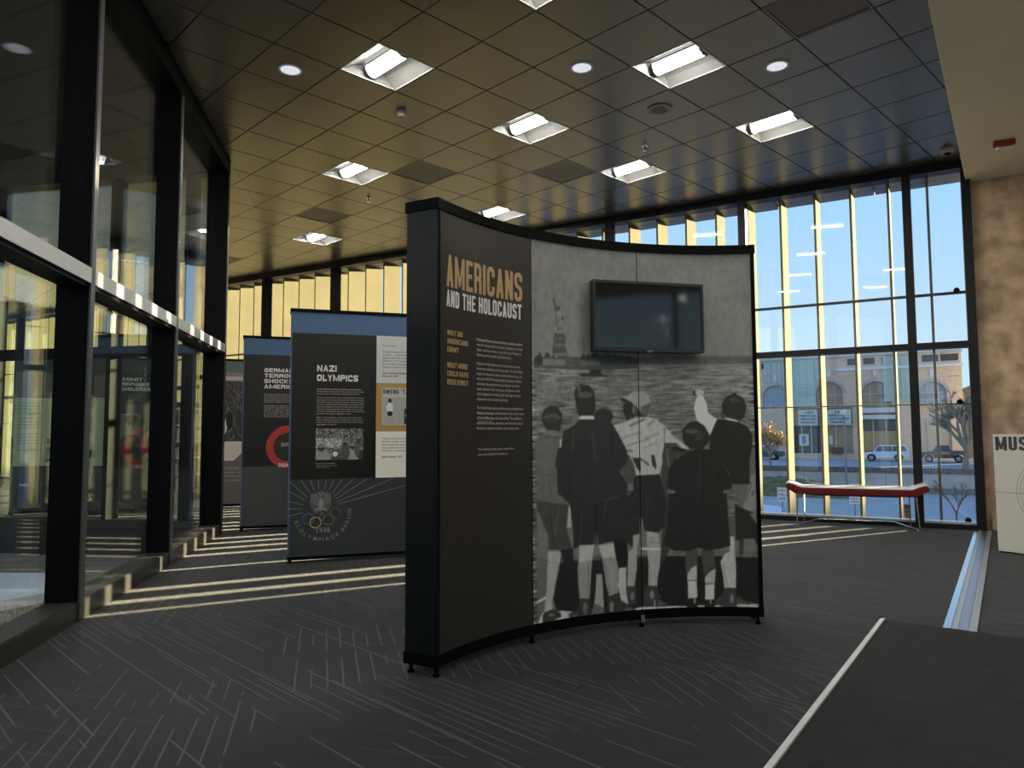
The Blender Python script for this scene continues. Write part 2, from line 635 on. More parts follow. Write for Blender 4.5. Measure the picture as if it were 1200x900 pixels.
# ------------------------------------------------------------------ shared materials
M_black = mat('black_powder_coat', (.003, .0032, .0034), .5, spec=.06)
M_frame = mat('dark_bronze_frame', (.009, .0095, .0105), .45, spec=.25)
M_kick = mat('dark_anodised_kicker', (.024, .0225, .020), .4)
M_alu = mat('pale_aluminium', (.42, .41, .39), .35, metal=.6)
M_steel = mat('bright_steel', (.62, .63, .64), .22, metal=1.0)
M_glass = glass_mat('clear_window_glass', (.97, .99, .975), .025)
M_glass_g = glass_mat('greenish_window_glass', (.90, .96, .90), .045)
M_carpet = carpet_mat()
M_tile = mat('satin_metal_ceiling_tile', (.185, .168, .140), .31, metal=.78)
M_void = mat('dark_void', (.008, .008, .008), .9)
M_plaster = mat('cream_plaster', (.90, .83, .69), .75, noise=.03, nscale=2, bump=.1, bscale=60)
M_concrete = mat('brown_board_concrete', (.47, .325, .21), .8, noise=.42, nscale=4.5, bump=.5, bscale=26)
M_wood = mat('pale_wood_base', (.50, .36, .20), .5, noise=.12, nscale=14)
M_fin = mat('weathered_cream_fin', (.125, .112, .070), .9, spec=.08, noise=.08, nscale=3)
M_white = mat('white_paint', (.78, .78, .75), .45)
M_soffit = mat('brown_metal_soffit', (.20, .19, .18), .38, metal=.5)
M_wall = mat('grey_wall_paint', (.30, .30, .29), .7)

# ================================================================== SETTING
CEIL = 4.37
NW = Vector((.96459752, .26372641, 0))      # outward normal of the long window wall
DW = Vector((.26372641, -.96459752, 0))     # along it, towards the concrete wall
CW = Vector((8.57023685, 6.61204938, 0))
def W1(t, o, z):
    p = CW + DW * t + NW * o
    return (p.x, p.y, z)
LD = Vector((.5678, .8232, 0))              # glazed wall on the left
LO = Vector((-.8232, .5678, 0))
L0 = Vector((2.055, 6.171, 0))
def W2(t, o, z):
    p = L0 + LD * t + LO * o
    return (p.x, p.y, z)
RD = Vector((math.cos(math.radians(124)), math.sin(math.radians(124)), 0))   # glazed wall turning back round the courtyard
RO = Vector((-RD.y, RD.x, 0))
PC = Vector((3.49, 8.40, 0))
def W3(t, o, z):
    p = PC + RD * t + RO * o
    return (p.x, p.y, z)
def wb(fn, t0, t1, o0, o1, z0, z1, mb=None):
    mb = mb or MB()
    return mb.hexa([fn(t0, o0, z0), fn(t1, o0, z0), fn(t1, o1, z0), fn(t0, o1, z0)], [fn(t0, o0, z1), fn(t1, o0, z1), fn(t1, o1, z1), fn(t0, o1, z1)])

# floor
apex = Vector((3.54, 8.33, 0))
floor_poly = [W1(-18.6, .2, 0), W1(4.62, .2, 0), W1(13.8, .2, 0), (-1.7, -6.8, 0), W2(-9.2, .2, 0), W2(2.62, .2, 0), W3(.1, .1, 0), W3(9.5, .1, 0)]
fl = MB().prism([p[:2] for p in floor_poly], -.12, 0.0).build('floor', M_carpet)
struct(fl)

# ceiling: dark plenum above, one metal tile after another below
cp = [W1(-18.6, .69, 0), W1(4.62, .69, 0), W1(13.8, .69, 0), (-1.7, -6.9, 0), W2(-9.3, 1.6, 0), W2(.2, 1.6, 0), W3(2.4, 1.2, 0), W3(9.5, 1.2, 0)]
ceil = MB().prism([p[:2] for p in cp], 4.56, 4.80).build('ceiling', M_void)
struct(ceil)
TS, OX, OY = .61, 2.68389, 5.51108
def tile_xy(a, b):
    return a * TS + OX, OY - b * TS      # corner (a, b) of the ceiling grid, X away, b to the right
def clip(poly, nx, ny, d):               # keep nx*x + ny*y <= d
    out = []
    for i in range(len(poly)):
        p, q = poly[i], poly[(i + 1) % len(poly)]
        dp, dq = nx * p[0] + ny * p[1] - d, nx * q[0] + ny * q[1] - d
        if dp <= 0:
            out.append(p)
        if dp * dq < 0:
            s = dp / (dp - dq)
            out.append((p[0] + s * (q[0] - p[0]), p[1] + s * (q[1] - p[1])))
    return out
S0, S1 = Vector((5.946, 1.499, 0)), Vector((9.886, 2.235, 0))   # edge of the plaster soffit
SDIR = (S1 - S0).normalized()
SN = Vector((SDIR.y, -SDIR.x, 0))
lights = [(1, 0), (4, 0), (4, 3), (7, 3), (3, -4), (7, 0), (7, -4), (5, -9), (1, 3)]
vents = [(4, -3), (6, -1), (4, -7), (4, -13), (4, 5)]
taken = set(lights + vents + [(-2, 3), (-2, 6), (1, 6)])
G = .004
full_tile = None
tiles = []
for a in range(-8, 16):
    for b in range(-32, 12):
        if (a, b) in taken:
            continue
        x, y = tile_xy(a, b)
        sq = [(x + G, y - TS + G), (x + TS - G, y - TS + G), (x + TS - G, y - G), (x + G, y - G)]
        base = clip(sq, NW.x, NW.y, NW.dot(CW) - .03)
        base = clip(base, SN.x, SN.y, SN.dot(S0) - .012) if base else base
        if not base:
            continue
        a1 = clip(base, LO.x, LO.y, LO.dot(L0) - .006)
        rest = clip(base, -LO.x, -LO.y, -LO.dot(L0) + .006)
        pieces = [a1]
        if rest:
            pieces.append(clip(rest, RO.x, RO.y, RO.dot(PC) - .006))
        for pc in pieces:
            if len(pc) >= 3:
                ar = abs(sum(pc[i][0] * pc[(i + 1) % len(pc)][1] - pc[(i + 1) % len(pc)][0] * pc[i][1] for i in range(len(pc)))) / 2
                if ar > .0012:
                    cx = sum(p[0] for p in pc) / len(pc)
                    cy = sum(p[1] for p in pc) / len(pc)
                    az = math.degrees(math.atan2(cy, cx))
                    vis = 6 < az < 83 and cx + cy > 1.5
                    tiles.append((0 if vis else 1, math.hypot(cx, cy), pc, len(pc) == 4 and ar > .36, (x, y)))
tiles.sort(key=lambda q: q[:2])
def tile_mesh(mb, pc):
    cx = sum(p[0] for p in pc) / len(pc)
    cy = sum(p[1] for p in pc) / len(pc)
    def ins(p, d):
        l = math.hypot(p[0] - cx, p[1] - cy)
        k = max(0, (l - d) / l)
        return (cx + (p[0] - cx) * k, cy + (p[1] - cy) * k)
    n = len(pc)
    vs = [(p[0], p[1], CEIL + .02) for p in pc] + [(p[0], p[1], CEIL + .004) for p in pc] + [(*ins(p, .006), CEIL) for p in pc]
    fs = [tuple(range(n)), tuple(range(2 * n, 3 * n))[::-1]]
    for k in range(2):
        fs += [(k * n + i, k * n + (i + 1) % n, (k + 1) * n + (i + 1) % n, (k + 1) * n + i) for i in range(n)]
    mb.add(vs, fs)
rest_mb = MB()
for k, (_, _, pc, full, (x, y)) in enumerate(tiles):
    if k >= 295:
        tile_mesh(rest_mb, pc)
    elif full:
        if full_tile is None:
            m0 = MB()
            tile_mesh(m0, [(G, -TS + G), (TS - G, -TS + G), (TS - G, -G), (G, -G)])
            o = m0.build('ceiling_tile', M_tile, ceil)
            full_tile = o.data
        else:
            o = bpy.data.objects.new('ceiling_tile', full_tile)
            COL.objects.link(o)
            o.parent = ceil
        o.location = (x, y, 0)
    else:
        m0 = MB()
        tile_mesh(m0, pc)
        m0.build('ceiling_tile', M_tile, ceil)
if rest_mb.v:
    rest_mb.build('ceiling_tile', M_tile, ceil)['kind'] = 'stuff'

# plaster soffit to the right, lower than the tiles
SZ = 4.12
def SF(t, o):
    p = S0 + SDIR * t + SN * o
    return (p.x, p.y)
far = W1(4.62, .1, 0)
so_poly = [SF(-14, 0), SF(3.98, 0), W1(4.62, .25, 0)[:2], W1(13.6, .25, 0)[:2], (-1.7, -6.8), SF(-14, .5)]
so = MB().prism(so_poly, SZ + .115, 4.55).build('ceiling_soffit', M_plaster)
FILL_L = [(7.6, -.3), (5.0, -1.2), (2.2, -1.2), (-.4, -1.6), (3.0, -4.0), (6.0, -4.0)]
def punch(poly, holes):
    """polygon pieces around square holes (grid cut)"""
    if not holes:
        return [poly]
    (x, y), h = holes[0], TS / 2 - .003
    out = []
    for cut in ((1, 0, x - h), (-1, 0, -(x + h))):
        q = clip(poly, *cut)
        if len(q) > 2:
            out.append(q)
    mid = clip(clip(poly, -1, 0, -(x - h)), 1, 0, x + h)
    for cut in ((0, 1, y - h), (0, -1, -(y + h))):
        q = clip(mid, *cut)
        if len(q) > 2:
            out.append(q)
    res = []
    for q in out:
        xs_, ys_ = [p[0] for p in q], [p[1] for p in q]
        inside = [c for c in holes[1:] if min(xs_) < c[0] < max(xs_) and min(ys_) < c[1] < max(ys_)]
        res += punch(q, inside)
    return res
mb_ = MB()
for q in punch(so_poly, FILL_L):
    mb_.prism(q, SZ, SZ + .115)
mb_.build('plaster_board', M_plaster, so)
struct(so)
tr = MB()
for zz in (SZ + .012, SZ + .05):
    a, b = SF(-14, -.006), SF(3.9, -.006)
    c, d = SF(3.9, .002), SF(-14, .002)
    tr.prism([a, b, c, d], zz, zz + .012)
struct(tr.build('trim_1', M_plaster, None))

# ---- window wall with fins
w1 = struct(empty('window_1'))
wb(W1, -18.6, 4.59, -.03, .16, 4.27, CEIL + .02).build('head_beam', M_frame, w1)
wb(W1, -18.6, 4.59, -.03, .16, 0.0, .055).build('sill_rail', M_frame, w1)
wb(W1, -18.6, 4.515, .045, .155, .055, .078).build('sill_cap', mat('bright_sill_cap', (.75, .76, .78), .3, metal=.7), w1)
MUL = [3.935, 1.955, 0.0, -1.9, -3.75, -5.57, -7.44, -9.3, -11.2, -13.1, -15, -16.9]
for t in MUL:
    wb(W1, t - .047, t + .047, -.03, .16, .055, 4.27).build('mullion', M_frame, w1)
wb(W1, 4.51, 4.605, -.005, .18, 0.0, CEIL).build('jamb', M_frame, w1)
edges = [-18.6] + sorted(MUL) + [4.562]
for i in range(len(edges) - 1):
    a = edges[i] + (.047 if i else 0)
    b = edges[i + 1] - .046
    wb(W1, a, b, -.02, .15, 2.125, 2.20).build('transom', M_frame, w1)
    for z0, z1 in ((.075, 2.125), (2.20, 4.27)):
        wb(W1, a - .002, b + .002, .085, .105, z0 - .002, z1 + .002).build('glass_pane', M_glass, w1)
FIN_Z0, FIN_Z1 = -.5, 4.30
fin_me = None
k = 0
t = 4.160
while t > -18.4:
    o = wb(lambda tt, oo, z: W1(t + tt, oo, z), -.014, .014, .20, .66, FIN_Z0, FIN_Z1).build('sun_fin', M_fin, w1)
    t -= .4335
for z in (2.805, 1.465):
    MB().tube([W1(-18.4, .17, z), W1(4.52, .17, z)], .020 if z > 2 else .009, 6).build('brace_rod', mat('grey_brace', (.10, .105, .11), .4, metal=.5), w1)
for z, t in ((2.83, 4.42), (1.49, 4.40), (.10, 4.43)):
    MB().lathe([(.0, 0), (.03, .0), (.034, .03), (.02, .055), (0, .06)], 0, 0, 10).xform(lambda x, y, zz: (W1(t, .12, 0)[0] + x, W1(t, .12, 0)[1] + y, z + zz - .03)).build('rod_fitting', M_black, w1)
t = -18.4
while t < 4.4:
    for o0, o1 in ((.17, .42), (.43, .67)):
        wb(W1, t + .005, min(t + 1.215, 4.6), o0, o1, 4.30, 4.34).build('soffit_panel', M_soffit, w1)
    t += 1.22
wb(W1, -18.6, 4.62, .16, .69, 4.34, 4.56).build('roof_edge', M_soffit, w1)

M_cap = mat('grey_anodised_cap', (.06, .06, .058), .4, metal=.3)
# ---- glazed wall on the left, deep black mullions
def glazed(name, fn, muls, t0, t1, glass, depth=.18, ztop=4.20, kick=.12, zb=0.0):
    w = struct(empty(name))
    wb(fn, t0, t1, 0, depth + .02, ztop, CEIL + .02).build('head_beam', M_black, w)
    wb(fn, t0, t1, .02, depth + .02, zb, kick).build('kicker', M_kick, w)
    wb(fn, t0, t1, .012, .02, zb, kick - .005).build('kicker_face', M_kick, w)
    for i, t in enumerate(muls):
        wb(fn, t - .062, t, .012, depth + .02, kick, ztop).build('mullion', M_black, w)
        wb(fn, t - .062, t, 0, .012, zb, ztop).build('mullion_cap', M_cap, w)
    ed = [t0] + list(muls) + [t1]
    for i in range(len(ed) - 1):
        a, b = ed[i], ed[i + 1] - .062
        if b - a < .1:
            continue
        wb(fn, a, b, .02, depth, 2.06, 2.18).build('transom', M_black, w)
        wb(fn, a, b, 0, .02, 2.085, 2.18).build('transom_face', M_alu, w)
        for z0, z1 in ((kick, 2.06), (2.18, ztop)):
            wb(fn, a - .002, b + .002, .12, .14, z0 - .002, z1 + .002).build('glass_pane', glass, w)
    return w
w2 = glazed('window_2', W2, [-8.9, -7.0, -5.1, -3.2, -1.30, .60, 2.60], -9.2, 2.60, M_glass)
w3 = glazed('window_3', W3, [.35, 1.35, 3.02, 4.7, 6.4, 8.1], .02, 9.5, M_glass_g, zb=-.9, kick=.16)
# corner post where the two glazed walls meet
struct(MB().prism([W2(2.54, 0, 0)[:2], W2(2.61, 0, 0)[:2], W3(.10, .0, 0)[:2], W3(.10, .16, 0)[:2], W2(2.46, .20, 0)[:2]], 0, CEIL).build('trim_2', M_black))

# ---- concrete wall on the right, wood base
CO = .115
cw = struct(empty('wall_right'))
wb(W1, 4.615, 8.2, CO, .82, -.1, SZ + .02).build('concrete_panel', M_concrete, cw)
wb(W1, 8.21, 13.7, CO, .82, -.1, SZ + .02).build('concrete_panel', M_concrete, cw)
for tt, zz in ((4.95, 3.1), (5.0, 2.45), (4.98, 1.30), (5.0, 1.9), (5.03, 3.55), (5.55, 3.1), (5.6, 1.9), (5.62, 2.45)):
    MB().lathe([(0, 0), (.028, .0), (.022, .004), (.012, .004), (0, .001)], 0, 0, 12).xform(lambda x, y, z: W1(tt + x, CO - z, zz + y)).build('tie_hole_plug', M_concrete, cw)
struct(wb(W1, 4.665, 13.7, CO - .03, CO, 0, .125).build('baseboard_right', M_wood))

# ---- room behind the camera
struct(MB().hexa([W2(-9.2, 0, 0), (-1.7, -6.8, 0), (-1.9, -6.85, 0), W2(-9.2, .2, 0)], [W2(-9.2, 0, CEIL), (-1.7, -6.8, CEIL), (-1.9, -6.85, CEIL), W2(-9.2, .2, CEIL)]).build('wall_left', M_wall))
endw = W1(13.7, 0, 0)
def W4(t, o, z):
    a = Vector((-1.7, -6.8, 0))
    d = (Vector(endw) - a).normalized()
    n = Vector((d.y, -d.x, 0))
    p = a + d * t + n * o
    return (p.x, p.y, z)
L4 = (Vector(endw) - Vector((-1.7, -6.8, 0))).length
w4 = struct(empty('window_4'))
wb(W4, 0, L4, 0, .2, 0, .5).build('wall_below', M_wall, w4)
wb(W4, 0, L4, 0, .2, 3.70, SZ).build('wall_above', M_wall, w4)
wb(W4, 0, 3.2, 0, .2, .5, 3.70).build('wall_pier', M_wall, w4)
wb(W4, 9.6, L4, 0, .2, .5, 3.70).build('wall_pier', M_wall, w4)
for t in (4.8, 6.4, 8.0):
    wb(W4, t - .05, t + .05, .02, .18, .5, 3.70).build('mullion', M_black, w4)
wb(W4, 3.2, 9.6, .02, .18, 2.30, 2.42).build('transom', M_black, w4)
for a, b in ((3.2, 4.75), (4.85, 6.35), (6.45, 7.95), (8.05, 9.6)):
    for z0, z1 in ((.5, 2.30), (2.42, 3.70)):
        wb(W4, a, b, .09, .11, z0, z1).build('glass_pane', M_glass_g, w4)
# unseen wall added across the courtyard to block low sky light
struct(MB().prism([(-9.3, 2.0), (-9.0, 2.0), (-3.2, 16.5), (-3.5, 16.5)], -.6, 5.0).build('wall_sky_block', mat('warm_grey_cladding', (.22, .21, .19), .7)))
# far end of the room, beyond the courtyard
fe0, fe1 = Vector(W3(9.45, 0, 0)), Vector(W1(-18.5, 0, 0))
struct(MB().hexa([fe0, fe1, fe1 + Vector((-.1, .25, 0)), fe0 + Vector((-.1, .25, 0))], [p + Vector((0, 0, CEIL)) for p in (fe0, fe1, fe1 + Vector((-.1, .25, 0)), fe0 + Vector((-.1, .25, 0)))]).build('wall_back', M_wall))

# ---- metal expansion joint cover in the floor
E0, ED = Vector((9.70, 2.19, 0)), (Vector((4.805, 1.205, 0)) - Vector((9.748, 2.182, 0))).normalized()
EN = Vector((-ED.y, ED.x, 0))
def EJ(t, o, z):
    p = E0 + ED * t + EN * o
    return (p.x, p.y, z)
ej = struct(empty('trim_3'))
for o0, o1, z1, m_, t0 in ((-.083, -.045, .010, M_steel, 0), (-.043, -.012, .006, M_alu, 0), (-.010, .040, .008, mat('ribbed_steel', (.55, .56, .57), .3, metal=1.0, bump=.6, bscale=45), 0), (.042, .083, .010, M_alu, 0)):
    wb(EJ, t0, 2.6, o0, o1, 0, z1).build('cover_strip', m_, ej)
    wb(EJ, 2.603, 5.6, o0, o1, 0, z1).build('cover_strip', m_, ej)

# ================================================================== CEILING FIXTURES
M_lens = mat('lit_lens', (.9, .9, .88), .5, emit=(1.0, .95, .85), estr=200.0)
M_lens_side = mat('lit_lens_side', (.9, .9, .88), .5, emit=(1.0, .97, .90), estr=3.0)
M_refl = mat('white_reflector', (.24, .24, .235), .4)
M_grey = mat('grey_plastic', (.22, .22, .22), .5)
def make_light():
    r = empty('ceiling_light')
    h = TS / 2 - .004
    m = MB()
    for x0, y0, x1, y1 in ((-h, -h, h, -h + .012), (-h, h - .012, h, h), (-h, -h + .012, -h + .012, h - .012), (h - .012, -h + .012, h, h - .012)):
        m.box(x0, y0, CEIL - .001, x1, y1, CEIL + .012)
    m.build('frame', M_white, r)
    for s in (-1, 1):                                        # curved reflector either side of the lens
        m = MB()
        pr = [(h - .012, CEIL + .004), (.20, CEIL + .055), (.13, CEIL + .085), (.075, CEIL + .10)]
        top = [(x, z + .006) for x, z in pr]
        n = len(pr)
        vs = [(s * x, y, z) for y in (-h + .012, h - .012) for x, z in pr + top[::-1]]
        N2 = 2 * n
        m.add(vs, [tuple(range(N2)), tuple(range(N2, 2 * N2))] + [(i, (i + 1) % N2, N2 + (i + 1) % N2, N2 + i) for i in range(N2)])
        m.build('reflector', M_refl, r)
    for s in (-1, 1):
        y0, y1 = s * (h - .012), s * .235
        MB().hexa([(-h + .012, y0, CEIL + .004), (h - .012, y0, CEIL + .004), (.075, y1, CEIL + .095), (-.075, y1, CEIL + .095)],
                  [(-h + .012, y0, CEIL + .11), (h - .012, y0, CEIL + .11), (.075, y1, CEIL + .11), (-.075, y1, CEIL + .11)]).build('end_plate', M_refl, r)
    m = MB()
    K = 10
    arc = [(.075 * math.cos(PI + PI * i / K), CEIL + .085 + .075 * math.sin(PI + PI * i / K)) for i in range(K + 1)]
    vs = [(x, y, z) for y in (-.235, .235) for x, z in arc]
    m.add(vs, [tuple(range(K + 1)), tuple(range(K + 1, 2 * K + 2))] + [(i, i + 1, K + 2 + i, K + 1 + i) for i in range(K)] + [(0, K, 2 * K + 1, K + 1)])
    lo = m.build('lens', M_lens_side, r, smooth=True)
    lo.data.materials.append(M_lens)
    for pl_ in lo.data.polygons:                            # underside given a far stronger glow, lights the room and spares the reflectors
        if pl_.normal.z < -.86 and len(pl_.vertices) == 4:
            pl_.material_index = 1
    for s in (-1, 1):
        m = MB()
        arc2 = [(.082 * math.cos(PI + PI * i / K), CEIL + .088 + .082 * math.sin(PI + PI * i / K)) for i in range(K + 1)]
        vs = [(x, y, z) for y in (s * .236, s * .256) for x, z in arc2]
        m.add(vs, [tuple(range(K + 1)), tuple(range(K + 1, 2 * K + 2))] + [(i, i + 1, K + 2 + i, K + 1 + i) for i in range(K)] + [(0, K, 2 * K + 1, K + 1)])
        m.build('end_cap', M_grey, r)
    return r
LL = {(1, 0): 'square recessed ceiling light above the left glazed wall, nearest left one',
      (4, 0): 'square recessed ceiling light above the middle of the big curved panel, second of its row',
      (4, 3): 'large square recessed ceiling light between two round downlights, nearest on the right',
      (7, 3): 'square recessed ceiling light nearest the tall right window bays',
      (3, -4): 'square recessed ceiling light beside a brown vent tile, left of the big panel',
      (7, 0): 'square recessed ceiling light below a sprinkler, above the wall television',
      (7, -4): 'square recessed ceiling light partly hidden behind the top edge of the curved panel',
      (5, -9): 'farthest square recessed ceiling light, beyond the square vent above the blue panel',
      (1, 3): 'square recessed ceiling light cut off by the top edge of the photo'}
proto = None
EXTRA = [(-2, 3), (-2, 6), (1, 6)]
for k, e in enumerate(EXTRA):
    LL[e] = 'square recessed ceiling light out of the photo, overhead, ' + ('in front of the left glazed wall', 'above the mat corner', 'before the curved panel')[k]
for (a, b) in lights + EXTRA:
    o = proto if False else (make_light() if proto is None else copy_tree(proto))
    proto = proto or o
    x, y = tile_xy(a, b)
    o.location = (x + TS / 2, y - TS / 2, 0)
    tag(o, LL[(a, b)], 'ceiling light', 'square recessed ceiling lights')
for k, (x, y) in enumerate(((7.6, -.3), (5.0, -1.2), (2.2, -1.2), (-.4, -1.6), (3.0, -4.0), (6.0, -4.0))):  # unseen lamps added to brighten the panel fronts and the right side
    o = copy_tree(proto)
    o.location = (x, y, SZ - CEIL - .002)
    tag(o, 'square fill light added in the cream soffit, unseen, ' + ('nearest the concrete wall', 'above the mat', 'above the viewer', 'by the left wall', 'behind the viewer', 'right of the viewer')[k], 'ceiling light', 'square recessed ceiling lights')
def make_down():
    r = empty('downlight')
    MB().lathe([(.105, CEIL - .001), (.105, CEIL - .008), (.085, CEIL - .010), (.085, CEIL - .001)], 0, 0, 28, False).build('trim_ring', M_white, r, smooth=True)
    MB().lathe([(.084, CEIL - .002), (.084, CEIL - .006), (.06, CEIL - .008), (0, CEIL - .009)], 0, 0, 28, True).build('diffuser', mat('downlight_diffuser', (.7, .7, .75), .5, emit=(.85, .87, 1.0), estr=.75), r)
    return r
pd = None
for (a, b), lb in (((0, -1), 'round white downlight in the ceiling tile left of the nearest square light'), ((3, 2), 'round white downlight in the middle of the ceiling, between two square lights'), ((5, 4), 'round white downlight at the right, under the large dark vent')):
    o = make_down() if pd is None else copy_tree(pd)
    pd = pd or o
    x, y = tile_xy(a, b)
    o.location = (x + TS / 2, y - TS / 2, 0)
    tag(o, lb, 'downlight', 'round downlights')
M_vent = perforated_mat('brown_perforated_sheet', (.16, .135, .11), (.05, .045, .04), 110)
VL = {(4, -3): 'square brown ceiling vent just left of the big curved panel', (6, -1): 'square brown ceiling vent above the curved panel, next to a square light', (4, -7): 'square brown ceiling vent above the blue exhibit panels, nearer than the last light', (4, -13): 'farthest square brown ceiling vent, at the black corner post', (4, 5): 'large dark perforated ceiling vent at the top right edge'}
for (a, b) in vents:
    x, y = tile_xy(a, b)
    r = empty('air_vent', (x + TS / 2, y - TS / 2, 0))
    h = TS / 2 - .004
    m = MB()
    for x0, y0, x1, y1 in ((-h, -h, h, -h + .014), (-h, h - .014, h, h), (-h, -h + .014, -h + .014, h - .014), (h - .014, -h + .014, h, h - .014)):
        m.box(x0, y0, CEIL, x1, y1, CEIL + .014)
    m.build('frame', M_tile, r)
    MB().box(-h + .014, -h + .014, CEIL + .006, h - .014, h - .014, CEIL + .012).build('perforated_sheet', M_vent, r)
    tag(r, VL[(a, b)], 'vent', 'square ceiling vents')
r = empty('ceiling_speaker', (6.02, 3.98, 0))
MB().lathe([(.125, CEIL), (.125, CEIL - .010), (.095, CEIL - .014), (.075, CEIL - .008), (.075, CEIL)], 0, 0, 32, False).build('ring', mat('dull_grey_metal', (.25, .24, .22), .45, metal=.5), r, smooth=True)
MB().lathe([(.074, CEIL - .004), (.03, CEIL - .008), (0, CEIL - .009)], 0, 0, 32).build('grille', perforated_mat('speaker_grille', (.14, .13, .12), (.04, .04, .04), 160), r, smooth=True)
tag(r, 'round grey ceiling speaker in front of the large right-hand square light', 'speaker')
r = empty('smoke_detector', (4.2, 5.83, 0))
MB().lathe([(.055, CEIL), (.055, CEIL - .022), (.05, CEIL - .026)], 0, 0, 24).build('base', mat('ivory_plastic', (.5, .48, .42), .5), r, smooth=True)
MB().lathe([(.044, CEIL - .026), (.046, CEIL - .044), (.034, CEIL - .058), (0, CEIL - .060)], 0, 0, 24).build('sensor_head', mat('ivory_plastic', (.5, .48, .42), .5), r, smooth=True)
tag(r, 'ivory round smoke detector on the ceiling above the blue panels', 'smoke detector')
for (x, y), lb in (((5.46, 8.32), 'small pendent sprinkler between the far square lights at the left'), ((6.69, 4.63), 'small pendent sprinkler next to the round ceiling speaker')):
    r = empty('sprinkler', (x, y, 0))
    MB().lathe([(.036, CEIL), (.034, CEIL - .006), (.018, CEIL - .008)], 0, 0, 18).build('escutcheon', M_steel, r, smooth=True)
    MB().lathe([(.010, CEIL - .008), (.010, CEIL - .035), (.006, CEIL - .040)], 0, 0, 12).build('body', M_frame, r)
    MB().tube([(.012, 0, CEIL - .02), (.016, 0, CEIL - .035), (.005, 0, CEIL - .055)], .003, 6).tube([(-.012, 0, CEIL - .02), (-.016, 0, CEIL - .035), (-.005, 0, CEIL - .055)], .003, 6).build('yoke', M_steel, r)
    MB().lathe([(.022, CEIL - .055), (.022, CEIL - .058)], 0, 0, 14).build('deflector', M_steel, r)
    tag(r, lb, 'sprinkler', 'ceiling sprinklers')
r = empty('security_camera', (9.28, 2.27, 0))
MB().lathe([(.07, CEIL), (.07, CEIL - .03), (.058, CEIL - .048)], 0, 0, 24).build('housing', mat('ivory_plastic', (.5, .48, .42), .5), r, smooth=True)
MB().lathe([(.042, CEIL - .048), (.038, CEIL - .068), (.022, CEIL - .082), (0, CEIL - .088)], 0, 0, 20).build('lens_dome', mat('black_gloss', (.01, .01, .012), .08), r, smooth=True)
tag(r, 'small ivory dome camera on the ceiling at the right end of the window wall', 'camera')
# red fire alarm on the soffit
q = Vector((8.73, 1.62, 0))
r = empty('fire_alarm', (q.x, q.y, 0), math.radians(-72))
MB().box(-.095, -.03, SZ - .055, .095, .03, SZ).build('body', mat('red_plastic', (.26, .012, .015), .4), r, bevel=.006)
MB().lathe([(.012, SZ - .055), (.024, SZ - .07), (.020, SZ - .09), (0, SZ - .094)], -.055, 0, 14).build('strobe_lens', mat('clear_strobe', (.75, .75, .72), .15), r, smooth=True)
MB().box(.085, -.024, SZ - .048, .0965, .024, SZ - .006).build('end_plate', mat('tan_plastic', (.55, .38, .20), .5), r)
tag(r, 'small red fire alarm with a white strobe on the cream soffit', 'alarm')

# ================================================================== EXHIBIT PANELS
M_print = attr_mat('printed_sheet')
M_ink_white = mat('white_lettering', (.72, .70, .66), .5)
M_ink_pale = mat('pale_small_lettering', (.40, .375, .33), .5)
M_ink_gold = mat('tan_lettering', (.46, .30, .14), .5)
M_ink_dark = mat('dark_lettering', (.03, .03, .032), .5)
M_paneltext = mat('brown_black_print', (.029, .025, .0205), .38, spec=.45)
M_side = mat('blue_black_side_fabric', (.004, .006, .008), .4, spec=.3)
AC = Vector((2.694, .9945, 0))
AR = 1.793
A0 = math.radians(107.0)
def ARC(s, z, off=0.0):
    a = A0 - s / AR
    return (AC.x + (AR + off) * math.cos(a), AC.y + (AR + off) * math.sin(a), z)
SEC = .7302
def band(s0, s1, o0, o1, z0, z1, n=14, mb=None):
    mb = mb or MB()
    ss = [s0 + (s1 - s0) * i / n for i in range(n + 1)]
    vs = []
    for z in (z0, z1):
        for o in (o0, o1):
            vs += [ARC(s, z, o) for s in ss]
    N1 = n + 1
    fs = []
    for i in range(n):
        fs += [(i, i + 1, N1 + i + 1, N1 + i), (2 * N1 + i, 3 * N1 + i, 3 * N1 + i + 1, 2 * N1 + i + 1), (i, 2 * N1 + i, 2 * N1 + i + 1, i + 1), (N1 + i, N1 + i + 1, 3 * N1 + i + 1, 3 * N1 + i)]
    fs += [(0, N1, 3 * N1, 2 * N1), (n, 2 * N1 + n, 3 * N1 + n, N1 + n)]
    return mb.add(vs, fs)
SE = 3 * SEC
big = empty('exhibit_panel', ARC(SE / 2, 0, .09))
INV = Matrix.Translation(-Vector(big.location))
def on_big(o):
    o.data.transform(INV)
    return o
on_big(band(.022, SE - .022, .16, .18, .10, 2.225, 24).build('back_sheet', mat('grey_print', (.10, .11, .12), .5), big))
on_big(band(0, .020, 0, .18, .10, 2.225, 2).build('end_panel', M_side, big))
on_big(band(SE - .020, SE, 0, .18, .10, 2.225, 2).build('end_panel', M_side, big))
on_big(band(-.006, SE + .006, -.008, .188, 2.225, 2.278, 30).build('top_rail', M_black, big))
on_big(band(-.004, SE + .004, -.006, .186, .045, .10, 30).build('base_rail', M_black, big))
on_big(band(.014, .024, -.006, .0, .10, 2.225, 2).build('edge_strip', M_frame, big))
on_big(band(SE - .022, SE, -.010, .0, .10, 2.225, 2).build('edge_strip', M_black, big))
tp = on_big(band(.024, SEC - .003, 0, .012, .10, 2.225, 14).build('text_sheet', M_paneltext, big))
for s in (SEC, 2 * SEC):
    on_big(band(s - .0028, s + .0028, .002, .02, .10, 2.225, 2).build('joint_strip', M_black, big))
